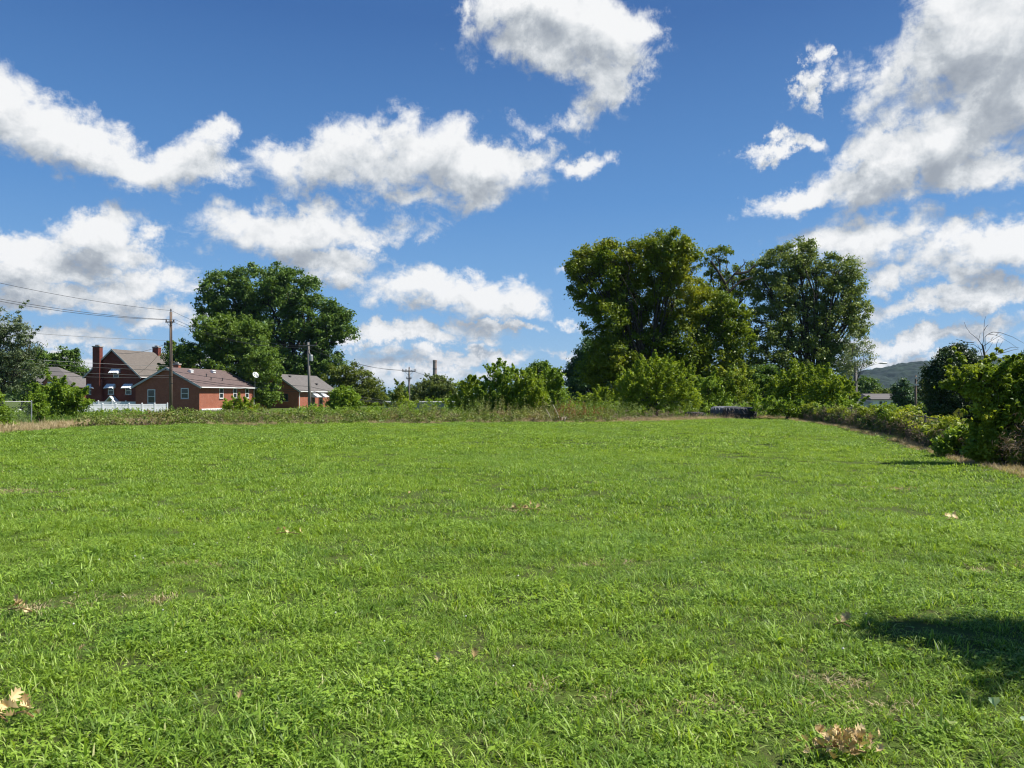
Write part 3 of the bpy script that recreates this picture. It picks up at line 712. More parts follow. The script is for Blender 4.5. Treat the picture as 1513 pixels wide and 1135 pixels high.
# small brick house with striped awnings
C3 = (-32.2, 116.0, -1.0)
h3, roof3 = gable_house('brick_house', 'small brick house with grey roof and two white striped awnings', C3, HR, 7.0, 14.0, 3.15, 5.5, 'brick', 'roofgrey', over=0.42)
window(h3, 'front', -2.3, 1.5, 1.3, 1.1, frame='darkmetal'); window(h3, 'side', 5.2, .9, 1.0, 1.7, frame='darkmetal'); window(h3, 'side', 8.2, .9, 1.0, 1.7, frame='trim')
awning(h3, 5.2, 2.1, 1.7, 'side', .75, 1.15); awning(h3, 8.2, 2.1, 1.7, 'side', .75, 1.15)
MB().box(.0, .55, -.1, 6.5, -.2, .22).build('porch_slab', M['concrete'], h3)
mb = MB(); mb.tube([(.18, .1, 2.7), (.12, .1, 2.5), (.12, .1, 0)], .055, 8); mb.build('downspout', M['white'], h3)
MB().box(.003, .08, 3.3, 4.0, -.2, 2.0).build('door', M['darkmetal'], h3)
for (x, y) in ((-2.9, 3.1), (-1.2, 9.2)):
    z = 5.5 - abs(x+3.5)*(2.35/3.5)+.12; MB().box(x-.2, x+.2, y-.2, y+.2, z, z+.22).build('roof_vent', M['darkmetal'], h3)

# far-left house, hip roof with brick dormer
def hip_house():
    D = 118.0; a = P(30, 573, D); b = P(113, 573, D); r0 = P(52, 543, D+4); r1 = P(80, 543, D+4)
    base = Vector((a.x, D, -1.0)); W = b.x-a.x; dz = lambda p: p - base
    h = thing('brick_house', 'far left house with pale grey roof and small brick dormer, behind the bush', 'house', base)
    zE = a.z-base.z; zR = r0.z-base.z; x0 = r0.x-base.x; x1 = r1.x-base.x
    MB().box(0.3, W-.3, .3, 9.7, -.5, zE).build('wall', M['brickh1'], h)
    mb = MB(); mb.add([(0, 0, zE), (W, 0, zE), (W, 10, zE), (0, 10, zE), (x0, 5, zR), (x1, 5, zR), (0, 0, zE+.12), (W, 0, zE+.12), (W, 10, zE+.12), (0, 10, zE+.12), (x0, 5, zR+.12), (x1, 5, zR+.12)],
           [(3, 2, 1, 0), (6, 7, 11, 10), (7, 8, 11), (8, 9, 10, 11), (9, 6, 10), (0, 1, 7, 6), (1, 2, 8, 7), (2, 3, 9, 8), (3, 0, 6, 9)])
    mb.build('roof', M['roofgrey'], h)
    dx = P(71, 560, D).x-base.x; zb = zE+.2
    mb = MB().prism([(dx-.95, zb-.3), (dx+.95, zb-.3), (dx+.95, zb+.75), (dx, zb+1.55), (dx-.95, zb+.75)], .4, 3.2); d = mb.build('dormer', M['brick'], h)
    mb = MB().prism([(dx-1.25, zb+.5), (dx-1.15, zb+.5), (dx, zb+1.6), (dx+1.15, zb+.5), (dx+1.25, zb+.5), (dx, zb+1.75)], .25, 3.3); mb.build('dormer_roof', M['roofgrey'], d)
    MB().box(dx-.3, dx+.3, .35, .397, zb+.1, zb+.7).build('window', M['white'], d)
hip_house()

# white house far right
def white_house():
    D = 150.0; a = P(1290, 605, D); base = Vector((a.x, D, -3.0))
    h = thing('white_house', 'small white house with grey roof seen past the street lamp', 'house', base)
    W = 4.6; H = EYE+(HY-590.5)/F*D+3
    MB().box(0, W+3, 0, 7, 0, H).build('wall', M['white'], h)
    mb = MB().prism([(-.5, H), (7.5, H), (7.5, H+.15), (3.5, H+1.45), (-.5, H+.15)], -.5, 7.4, axis='x')
    # ridge along x
    mb = MB(); mb.add([(-.6, -.6, H-.05), (W+3.6, -.6, H-.05), (W+3.6, 7.6, H-.05), (-.6, 7.6, H-.05), (-.6, 3.5, H+1.0), (W+3.6, 3.5, H+1.0), (-.6, -.6, H+.1), (W+3.6, -.6, H+.1), (W+3.6, 7.6, H+.1), (-.6, 7.6, H+.1), (-.6, 3.5, H+1.15), (W+3.6, 3.5, H+1.15)],
       [(3, 2, 1, 0), (6, 7, 11, 10), (8, 9, 10, 11), (0, 1, 7, 6), (2, 3, 9, 8), (0, 6, 10, 9, 3), (1, 2, 8, 11, 7)])
    mb.build('roof', M['roofgrey'], h)
    for s in (1.5, 2.45):
        window(h, 'front', s, H-1.6, .75, 1.35)
    MB().box(-.15, W+3.1, -.1, -.003, H-2.3, H-2.05).build('trim_band', M['darkmetal'], h)
    mb = MB().prism([(-3.2, 0), (-.003, 0), (-.003, H-.6), (-3.2, H+.3)], 1, 6); mb.build('side_wing', M['trim'], h)
white_house()

# grey clad shed in the gap
def shed():
    a = P(568, 600, 92); b = P(668, 600, 92)
    base = Vector((a.x, 92, -1.0)); W = b.x-a.x; H = EYE+(HY-595)/F*92+1
    s = thing('metal_shed', 'long low grey metal shed behind the tall weeds below the smokestack', 'shed', base)
    mb = MB(); mb.box(0, W, 0, 5, -.5, H)
    for i in range(int(W/0.3)): mb.box(i*.3, i*.3+.08, -.04, -.001, -.2, H-.02)
    mb.build('wall', M['greymetal'], s)
    mb = MB().box(-.15, W+.15, -.2, 5.2, H+.003, H+.12); mb.build('roof', M['trim'], s)
shed()
def smokestack():
    D = 520.0; a = P(642.5, 531, D); w = 5.6/F*D
    s = thing('smokestack', 'tall slender brick smokestack rising behind the olive tree', 'chimney', (a.x, D, -3))
    mb = MB().lathe([(w/2*1.5, 0), (w/2*1.12, a.z*.6), (w/2, a.z), (w/2, a.z+1.2), (w/2+.15, a.z+1.25), (w/2+.15, a.z+2.4), (w/2-.2, a.z+2.5), (w/2-.3, a.z+1)], 20)
    mb.build('shaft', M['stack'], s, smooth=False)
    for k in (.55, .7, .85):
        mb = MB(); rr = w/2*(1.5-.38*k/.6*1) if k < .6 else w/2*(1.12-.12*(k-.6)/.4)
        mb.lathe([(rr+.02, a.z*k), (rr+.12, a.z*k), (rr+.12, a.z*k+.5), (rr+.02, a.z*k+.5)], 20)
        mb.build('band', M['darkmetal'], s)
smokestack()

# ------------------------------------------------------------------ white vinyl fences
def vinyl_fence(label, px0, px1, D0, D1, zb, zt, n):
    a = P(px0, 600, D0); b = P(px1, 600, D1); a.z = b.z = 0
    f = thing('vinyl_fence', label, 'fence', (a.x, a.y, zb)); d = (b-a); L = d.length; d.normalize(); ang = math.atan2(d.y, d.x)
    f.rotation_euler = (0, 0, ang); st = L/n; H = zt-zb
    for i in range(n+1):
        mb = MB().box(i*st-.065, i*st+.065, -.065, .065, -.3, H+.06); mb.add([(i*st-.09, -.09, H+.063), (i*st+.09, -.09, H+.063), (i*st+.09, .09, H+.063), (i*st-.09, .09, H+.063), (i*st, 0, H+.17)], [(0, 1, 4), (1, 2, 4), (2, 3, 4), (3, 0, 4), (3, 2, 1, 0)])
        mb.build('post', M['vinyl'], f)
        if i < n:
            x0 = i*st+.068; x1 = (i+1)*st-.068; mb = MB(); k = 8; w = (x1-x0)/k
            for j in range(k): mb.box(x0+j*w+.004, x0+(j+1)*w-.004, -.018, .018, 0, H-.13)
            for (z0, z1) in ((H-.127, H-.0), (H*.55-.06, H*.55+.06), (-.05, .08)): mb.box(x0, x1, -.03, .03, z0, z1)
            mb.build('panel', M['vinyl'], f)
    return f
vinyl_fence('white vinyl privacy fence panels nearest the weeds below the tall brick gable', 112, 247.5, 86, 90, -0.95, 0.42, 7)
vinyl_fence('second white vinyl fence line just behind the first one', 125, 226, 96, 97, -0.6, 0.62, 5)
vinyl_fence('white vinyl fence glimpsed through the chain link at far left', -40, 62, 56, 60, -0.9, 0.3, 3)

# ------------------------------------------------------------------ utility poles and wires
def upole(name, label, px, ytop, D, r, mat='pole', arms=(), hat=None, zoff=0, tilt=0.0, extras=None):
    t = P(px, ytop, D); base = Vector((t.x, D, gz(t.x, D)+zoff)); H = t.z-base.z
    u = thing(name, label, 'utility pole', base)
    u.rotation_euler = (0, tilt, 0)
    mb = MB().tube([(0, 0, -1), (0, 0, H*.5), (0, 0, H)], [r*1.15, r, r*.8], 10); mb.build('pole', M[mat], u, smooth=True)
    for (dz, w, kind) in arms:
        z = H-dz
        if w > 0:
            mb = MB().box(-w/2, w/2, -r-.12, -r-.01, z-.06, z+.06)
            mb.tube([(-w*.3, -r-.06, z-.05), (0, -r*.9, z-.6)], .02, 4); mb.tube([(w*.3, -r-.06, z-.05), (0, -r*.9, z-.6)], .02, 4)
            mb.build('crossarm', M[mat], u)
        ins = [(-w/2+.08), (w/2-.08)] if kind == 2 else ([-w/2+.08, w/2-.08, -w*.22] if kind == 3 else [])
        for x in ins:
            mb = MB().lathe([(.0, .0), (.05, 0), (.05, .06), (.09, .08), (.05, .13), (.08, .16), (.045, .22), (0, .24)], 10, c=(x, -r-.06, z+.063)); mb.build('insulator', M['ceramic'], u, smooth=True)
    if hat:
        mb = MB().lathe([(0, 0), (.05, 0), (.06, .1), (.1, .14), (.05, .2), (.08, .26), (.04, .36), (0, .38)], 10, c=(0, 0, H)); mb.build('insulator', M['ceramic'], u, smooth=True)
    return u, base, H
u1, b1, H1 = upole('utility_pole', 'tall brown utility pole in front of the low brick house', 252.5, 461, 86, .17, 'pole', arms=((1.15, 1.0, 2),), hat=True)
mb = MB().tube([(0, 0, H1-3.6), (-.6, 0, H1-3.5)], .03, 6); mb.box(-.75, -.6, -.06, .06, H1-3.75, H1-3.4); mb.build('service_bracket', M['darkmetal'], u1)
mb = MB()
for z in (H1-6.5, H1-7.2, H1-8): mb.tube([(-.05, -.2, z), (.35, -.2, z)], .03, 6)
mb.build('cable_clamp', M['darkmetal'], u1)
u2, b2, H2 = upole('utility_pole', 'grey utility pole with crossarm and small transformer by the small brick house', 458, 506, 84, .15, 'polegrey', arms=((.35, 2.0, 3),), tilt=R(-1.4))
mb = MB().lathe([(0, 0), (.21, 0), (.21, .62), (.17, .68), (0, .7)], 14, c=(.28, -.05, H2-2.05)); mb.tube([(.2, -.05, H2-1.35), (.2, -.05, H2-1.15)], .04, 6); mb.build('transformer', M['galv'], u2, smooth=False)
u3, b3, H3 = upole('utility_pole', 'thin distant utility pole with wide crossarm near the smokestack', 604.5, 546, 104, .13, 'polegrey', arms=((.25, 1.8, 3), (1.25, .7, 2)), hat=True)
u4, b4, H4 = upole('utility_pole', 'dark wooden pole beside the small mid green tree on the right', 1353, 555, 92, .14, 'pole', arms=())
mb = MB()
for dz in (.3, 1.1): mb.box(-.25, .25, -.3, -.14, H4-dz-.1, H4-dz+.12)
mb.build('bracket', M['galv'], u4)

# wires: (name, label, p0, p1, sag, radius, material)
OFF = P(-330, 330, 46)
def wire(label, pts, r, mat='wire'):
    mb = MB(); path = []
    for (a, b, sag) in pts:
        a = Vector(a); b = Vector(b); n = 16
        for i in range(n+1):
            t = i/n; p = a.lerp(b, t); p.z -= sag*4*t*(1-t); path.append(p)
    o0 = path[0].copy(); mb.tube([p-o0 for p in path], r, 4)
    o = mb.build('power_line', M[mat], loc=o0); tag(o, label, 'power line', 'overhead wires'); return o
def thru(px0, y0, D0, px1, y1, D1, sag): return (P(px0, y0, D0), P(px1, y1, D1), sag)
wire('highest overhead wire running to the very top of the brown pole', [thru(-150, 382, 60, 253, 459, 86, .55), thru(253, 459, 86, 457, 512, 84, .9)], .018)
wire('upper of the paired wires meeting the insulators of the brown pole', [thru(-150, 410, 60, 247, 472, 86, .6), thru(247, 472, 86, 449, 513, 84, .9)], .02)
wire('lower of the paired wires meeting the insulators of the brown pole', [thru(-150, 413, 60, 258, 472.5, 86, .75), thru(258, 472, 86, 464, 513, 84, 1.0)], .02)
wire('faint thin wire crossing the sky halfway up the brown pole', [thru(-150, 474, 60, 247, 503, 86, .25)], .018, 'wirelight')
wire('service wire from the brown pole to the tan roof ridge', [thru(246, 508, 86, 168, 521, 112, .5)], .02)
wire('service wire from the brown pole to the low end of the tan roof', [thru(246, 508, 86, 204, 552, 112.5, .4)], .02)
wire('topmost thick cable crossing the tall brick gable', [thru(-150, 519, 60, 250, 547.5, 85.7, .25), thru(250, 547.5, 85.7, 456, 571, 83.7, .25), thru(456, 571, 83.7, 604, 596, 104, .2)], .024)
wire('middle thick cable crossing below the awnings of the tall brick gable', [thru(-150, 531, 60, 250, 555.5, 85.7, .25), thru(250, 555.5, 85.7, 456, 577, 83.7, .25), thru(456, 577, 83.7, 604, 598, 104, .2)], .026)
wire('lowest thick cable crossing above the white vinyl fence', [thru(-150, 536, 60, 250, 558, 85.7, .4), thru(250, 558, 85.7, 456, 579.5, 83.7, .3), thru(456, 579, 83.7, 604, 599.5, 104, .2)], .022)
wire('grey cable just under the gable chimney of the tall brick house', [thru(-150, 516, 60, 250, 541, 86, .2)], .018, 'wirelight')
wire('front wire strung between the two crossarm poles', [thru(449, 512.5, 84, 597, 547, 104, .6)], .018)
wire('rear wire strung between the two crossarm poles', [thru(465, 513, 84, 611, 547, 104, .8)], .018)
wire('thin wire from the distant pole sloping down right behind the olive tree', [thru(606, 547, 104, 720, 575, 140, .4)], .018)
wire('upper wire curving from the right edge past the dead sapling', [thru(1442, 556, 60, 1640, 500, 45, .3)], .015)

# street lamp
def lamp():
    D = 66.0; t = P(1264, 540, D); base = Vector((t.x, D, gz(t.x, D))); H = t.z-base.z
    s = thing('street_lamp', 'wooden pole with long curved street lamp arm left of the hill', 'street lamp', base)
    mb = MB().tube([(0, 0, -.5), (0, 0, H*.5), (0, 0, H)], [.2, .17, .13], 10); mb.build('pole', M['polegrey'], s, smooth=True)
    e = P(1300, 537, D)-base
    mb = MB().tube([(0, 0, H-.5), (.5, 0, H-.35), (1.2, 0, H-.05), (1.6, 0, H+.12), (e.x, 0, e.z)], .035, 8); mb.build('lamp_arm', M['galv'], s, smooth=True)
    mb = MB(); x = e.x
    prof = [(-.05, .03, .04), (.1, .1, .07), (.3, .13, .09), (.5, .12, .08), (.62, .05, .05)]
    vs = []; fs = []
    for (dx, w, h_) in prof:
        for k in range(8):
            a = 2*math.pi*k/8; vs.append((x+dx, w*math.cos(a), e.z+h_*math.sin(a)*(1 if math.sin(a) > 0 else .7)))
    for i in range(4):
        for k in range(8): fs.append((i*8+k, i*8+(k+1) % 8, (i+1)*8+(k+1) % 8, (i+1)*8+k))
    fs += [tuple(range(7, -1, -1)), tuple(range(32, 40))]
    mb.add(vs, fs); mb.build('lamp_head', M['galv'], s, smooth=True)
lamp()

# pedestrian warning sign
def sign():
    D = 46.0; c = P(1416.5, 611, D); gzv = gz(c.x, D); base = Vector((c.x, D, gzv))
    s = thing('road_sign', 'yellow diamond pedestrian warning sign with plaque below it', 'sign', base); s.rotation_euler = (0, 0, R(-14))
    zc = c.z-gzv; r = .34
    mb = MB(); mb.box(-.03, .03, .012, .05, -.3, zc+.3); mb.build('post', M['galv'], s)
    def rdia(r, y0, y1):
        k = r*.12; pts = [(k, r-k), (0+0, r-.3*k), (-k, r-k), (-r+k, k), (-r+.3*k, 0), (-r+k, -k), (-k, -r+k), (0, -r+.3*k), (k, -r+k), (r-k, -k), (r-.3*k, 0), (r-k, k)]
        return MB().prism([(x, z+zc) for x, z in pts], y0, y1)
    rdia(r, 0, .008).build('panel', M['signyellow'], s)
    mb = MB()   # border
    for sx, sz in ((1, 1), (1, -1), (-1, 1), (-1, -1)):
        a = (sx*.01, sz*(r*.86)); b = (sx*r*.86, sz*.01); w = .012
        mb.prism([(a[0], zc+a[1]), (b[0], zc+b[1]), (b[0]-sx*w, zc+b[1]), (a[0], zc+a[1]-sz*w)], -.004, -.001)
    # walking figure
    mb.prism([(.035*math.cos(i*.7854)+.02, zc+.17+.035*math.sin(i*.7854)) for i in range(8)], -.004, -.001)
    mb.prism([(-.03, zc+.12), (.045, zc+.12), (.04, zc-.03), (-.03, zc-.03)], -.004, -.001)
    mb.prism([(-.03, zc-.032), (.005, zc-.032), (-.06, zc-.21), (-.1, zc-.2)], -.004, -.001)
    mb.prism([(.007, zc-.032), (.04, zc-.032), (.09, zc-.2), (.05, zc-.21)], -.004, -.001)
    mb.prism([(-.032, zc+.11), (-.032, zc+.07), (-.1, zc-.01), (-.12, zc+.02)], -.004, -.001)
    mb.prism([(.047, zc+.11), (.12, zc+.04), (.1, zc+.015), (.047, zc+.06)], -.004, -.001)
    mb.build('symbol', M['signblack'], s)
    MB().box(-.2, .2, 0, .008, zc-r-.2, zc-r-.02).build('plaque', M['signyellow'], s)
sign()

# ------------------------------------------------------------------ chain link fences
def chain_fence(label, pts, H, seed, step=2.6, cell=.075, mt='galv'):
    L = [Vector((x, y, gz(x, y))) for x, y in pts]
    base = L[0].copy(); f = thing('chain_link_fence', label, 'fence', base)
    cum = [0]
    for i in range(1, len(L)): cum.append(cum[-1]+(L[i]-L[i-1]).length)
    def at(s, h=0):
        i = 0
        s = max(0, min(s, cum[-1]))
        while i < len(cum)-2 and s > cum[i+1]: i += 1
        t = (s-cum[i])/(cum[i+1]-cum[i]); p = L[i].lerp(L[i+1], t); p.z += h; return p-base
    n = int(cum[-1]/step)
    for i in range(n+1):
        s = i*cum[-1]/n; p = at(s)
        mb = MB().tube([p-Vector((0, 0, .3)), p+Vector((0, 0, H+.02))], .03, 8); mb.lathe([(.034, 0), (.034, .03), (0, .06)], 8, c=(p.x, p.y, p.z+H+.02)); mb.build('post', M[mt], f, smooth=False)
    mb = MB().tube([at(cum[-1]*i/40, H) for i in range(41)], .02, 6); mb.build('top_rail', M[mt], f)
    mb = MB(); k = int(cum[-1]/cell/1.4142*1.0); d = cum[-1]/k
    for i in range(-int(H/d)-1, k+1):
        for sg in (1, -1):
            s0 = i*d; s1 = s0+H
            a0, a1 = (0, H) if sg > 0 else (H, 0)
            lo, hi = max(s0, 0), min(s1, cum[-1])
            if hi-lo < .02: continue
            ha = a0+(a1-a0)*(lo-s0)/H; hb = a0+(a1-a0)*(hi-s0)/H
            mb.tube([at(lo, ha+.02), at(hi, hb+.02)], .0028, 3, caps=False)
    mb.build('wire_mesh', M[mt], f)
    return f
FR = [(9.3+.25*(y-14)+1.15+(0 if y > 10 else 0), y) for y in (4, 10, 14, 18, 24, 30, 38, 46)]
FR = [(float(np.interp(y, RY, RX))+1.0, y) for y in (4, 8, 11, 14, 17, 22, 27, 32, 38, 44, 50)]
chain_fence('rusting chain link fence buried in vines along the right side of the field', FR, 1.0, 1, cell=.09, mt='rustyfence')
chain_fence('chain link fence with bare end post at the far left', [(-34, 36), (-30.5, 37.5), (-25.6, 41.0)], 1.2, 2, step=3.0, cell=.09)

# ------------------------------------------------------------------ tractor tyres
def tyre(label, px, D, dia, ht, mat, seed, tilt=0, sink=0.05):
    rng = random.Random(seed); x = (px-CX)/F*D; base = Vector((x, D, gz(x, D)-sink))
    t = thing('tractor_tyre', label, 'tyre', base, group='old tractor tyres on the field corner'); t.rotation_euler = (R(tilt), R(tilt*.5), rng.uniform(0, 3))
    Ro = dia/2; Ri = Ro*.53; h = ht
    pr = [(Ri, .12*h), (Ri+.03, .05*h), (Ri+.12, .0), (Ro-.22, .0), (Ro-.08, .06*h), (Ro-.03, .18*h), (Ro-.02, .5*h), (Ro-.03, .82*h), (Ro-.08, .94*h), (Ro-.22, h), (Ri+.12, h), (Ri+.03, .95*h), (Ri, .88*h), (Ri+.05, .86*h), (Ri+.2, .9*h), (Ro-.2, .85*h), (Ro-.13, .5*h), (Ro-.2, .15*h), (Ri+.2, .1*h), (Ri+.05, .14*h), (Ri, .12*h)]
    MB().lathe(pr, 48).build('carcass', M[mat], t, smooth=True)
    mb = MB(); n = 22
    for k in range(n):   # chevron lugs wrapping over the shoulders
        for side in (0, 1):
            a0 = 2*math.pi*(k+.5*side)/n
            pts = [(1.0, Ro-.2, 0), (.90, Ro+.01, .01), (.52, Ro+.045, .12), (.47, Ro+.045, .145)]
            vs = []
            for (f, rr, da) in pts:
                z = h*f if side else h*(1-f)
                for w, dr in ((-.055, -.06), (-.045, .02), (.045, .02), (.055, -.06)):
                    a = a0+da*1.6+w/Ro*1.1
                    r2 = rr+dr; vs.append((r2*math.cos(a), r2*math.sin(a), z))
            fs = []
            for i in range(3):
                for j in range(3): fs.append((i*4+j, i*4+j+1, (i+1)*4+j+1, (i+1)*4+j))
            fs += [(3, 2, 1, 0), (12, 13, 14, 15)]
            mb.add(vs, fs)
    mb.build('tread', M[mat], t)
tyre('large black tractor tyre lying flat, nearest and most complete of the three', 1092.5, 49.3, 2.02, .80, 'rubber', 1, 0.8)
tyre('greyish tractor tyre lying flat, tucked behind the large black one', 1073, 51.3, 1.95, .80, 'rubberold', 2, -1.0)
tyre('small black tyre sunk in dead grass left of the pair', 1027, 51.6, 1.3, .5, 'rubber', 3, 2.5, sink=.08)

# bleached fallen branches
def branch(label, lines, D, r, mat='paletwig'):
    o0 = P(*lines[0][0], D); o0.z = gz(o0.x, D)
    mb = MB()
    for i, l in enumerate(lines):
        n = len(l); mb.tube([P(x, y, D+.15*i*(j % 2))-o0 for j, (x, y) in enumerate(l)], [r*(1-.6*j/n) for j in range(n)], 5)
    o = mb.build('dead_branch', M[mat], loc=o0); tag(o, label, 'branch'); return o
branch('bleached fallen branch slanting right of the black tyre', [[(1103, 594), (1118, 600), (1133, 607), (1146, 613)], [(1118, 600), (1128, 600), (1140, 606)], [(1110, 597), (1117, 604), (1128, 610)], [(1106, 596), (1120, 597)]], 50.6, .026)
branch('pale dead stems leaning at the field edge left of the round bush', [[(815, 622), (811, 612), (806, 604)], [(827, 622), (824, 612), (820, 604), (817, 598)], [(830, 622), (832, 614), (834, 606)], [(834, 622), (838, 614), (843, 610)], [(829, 618), (835, 616)]], 43.2, .03)

# ------------------------------------------------------------------ edge vegetation (uncountable)
def path_pts(pts, n, rng):
    pts = np.array(pts, float); d = np.linalg.norm(np.diff(pts, axis=0), axis=1); c = np.concatenate([[0], np.cumsum(d)])
    s = rng.uniform(0, c[-1], n); x = np.interp(s, c, pts[:, 0]); y = np.interp(s, c, pts[:, 1])
    return s, x, y
def leaf_strip(name, label, cat, path, depth, hfun, nclus, n, leaf, cr, mat, seed, aspect=.5, hbias=1.0, flat=.7, zlo=.03):
    rng = np.random.default_rng(seed); s, x, y = path_pts(path, nclus, rng)
    dd = rng.uniform(depth[0], depth[1], nclus); 
    if depth[2] == 'y': y = y+dd
    else: x = x+dd
    h = np.array([hfun(a, b) for a, b in zip(x, y)]); z = ground_z(x, y)+h*rng.uniform(zlo, 1, nclus)**hbias
    c = np.stack([x, y, z], 1)
    me = leaf_cloud(name, c, np.full(nclus, cr)*rng.uniform(.6, 1.3, nclus), n, leaf, rng, aspect=aspect, flat=flat)
    o = obj(name, me, M[mat]); return tag(o, label, cat, kind='stuff')
def nz(x, y, s=.35, o=0): return mnoise.noise(Vector((x*s+o, y*s, o)))
FAR = EDGE[2:]
leaf_strip('weeds', 'tangled knee high green and brown weeds along the far edge of the field', 'weeds', FAR[:-3], (.5, 6, 'y'), lambda x, y: max(.15, .42+.75*nz(x, y, .6)), 2600, 60000, .11, .22, 'weed', 80)
leaf_strip('vines', 'low green vines running behind the weeds at the far edge', 'vines', [(-38, 48), (-20, 47), (0, 49), (20, 54)], (0, 8, 'y'), lambda x, y: (.8 if x > -14 else .38)+(.9 if x > -14 else .3)*nz(x, y, .25, 3), 1900, 45000, .15, .3, 'bush', 81)
leaf_strip('dead_brush', 'brown dead brush and bramble at the far field edge', 'brush', FAR, (.2, 3.5, 'y'), lambda x, y: max(.15, .3+1.1*nz(x, y, .4, 9)), 1000, 26000, .10, .22, 'deadbrush', 82, aspect=.14)
leaf_strip('vines', 'sunlit yellow green vines smothering the right-hand chain link fence', 'vines', [p for p in FR if p[1] > 16], (-.3, .9, 'x'), lambda x, y: max(.5, (.82 if y < 25 else .95)+.4*nz(x, y, .5, 5)+.25*nz(x, y, 1.3, 2)), 900, 34000, .11, .16, 'vine', 83, hbias=1, zlo=.72)
leaf_strip('vines', 'lower vines filling the right-hand chain link fence, hedge shade put into their dark green', 'vines', [p for p in FR if p[1] > 16], (-.1, .8, 'x'), lambda x, y: max(.5, .85+.3*nz(x, y, .5, 5)), 1500, 60000, .11, .18, 'oak', 89, hbias=.8)  # darker leaf colour stands in for shade on the hedge below its bright top
leaf_strip('dead_brush', 'grey dead vine stems hanging on the right-hand fence', 'brush', [p for p in FR if p[1] > 9], (-.5, .5, 'x'), lambda x, y: .8+.3*nz(x, y, .6, 2), 560, 22000, .13, .25, 'deadbrush', 84, aspect=.07, flat=1.1)
leaf_strip('shrubbery', 'dark undergrowth between the right-hand fence and the road', 'undergrowth', [(13, 12), (14.5, 18), (17, 26), (20, 36), (23, 48)], (0, 3.2, 'x'), lambda x, y: .22 if y < 34 else max(.3, .65+.5*nz(x, y, .45, 7)), 1300, 42000, .12, .24, 'maple', 85)

# tall weed stalks
def stalks(name, label, path, depth, n, hr, mat, seed, leaf=.09, nl=14):
    rng = np.random.default_rng(seed); s, x, y = path_pts(path, n, rng); dd = rng.uniform(depth[0], depth[1], n)
    if depth[2] == 'y': y = y+dd
    else: x = x+dd
    z = ground_z(x, y); h = rng.uniform(hr[0], hr[1], n)*(1+.35*np.sin(x*1.3)*np.cos(y*.9))
    lean = rng.normal(size=(n, 2))*.16
    cs = []
    for k in range(nl):
        t = (k+.5)/nl; cs.append(np.stack([x+lean[:, 0]*h*t, y+lean[:, 1]*h*t, z+h*t], 1))
    c = np.concatenate(cs); m = len(c)
    me = leaf_cloud(name, c, np.full(m, .07), m*3, leaf, rng, aspect=.28, upbias=.2, tintc=np.tile(rng.uniform(0, 1, n), nl))
    o = obj(name, me, M[mat]); tag(o, label, 'weeds', kind='stuff'); return o
stalks('tall_weeds', 'tall leafy green weed stalks in front of the grey shed', [(-7.5, 43.0), (-1, 43.6), (3, 44.2), (8, 47)], (.2, 4.5, 'y'), 520, (.6, 1.25), 'weed', 86)
stalks('tall_weeds', 'tall light green weeds in front of the brick houses', [(-30, 44), (-18, 43), (-8, 44)], (0, 4, 'y'), 300, (.3, .75), 'maple', 87)
stalks('tall_weeds', 'rusty red brown weeds by the pale dead stems', [(2.4, 43.6), (5.2, 44.2)], (0, 1.3, 'y'), 60, (.5, 1.05), 'rust', 88)

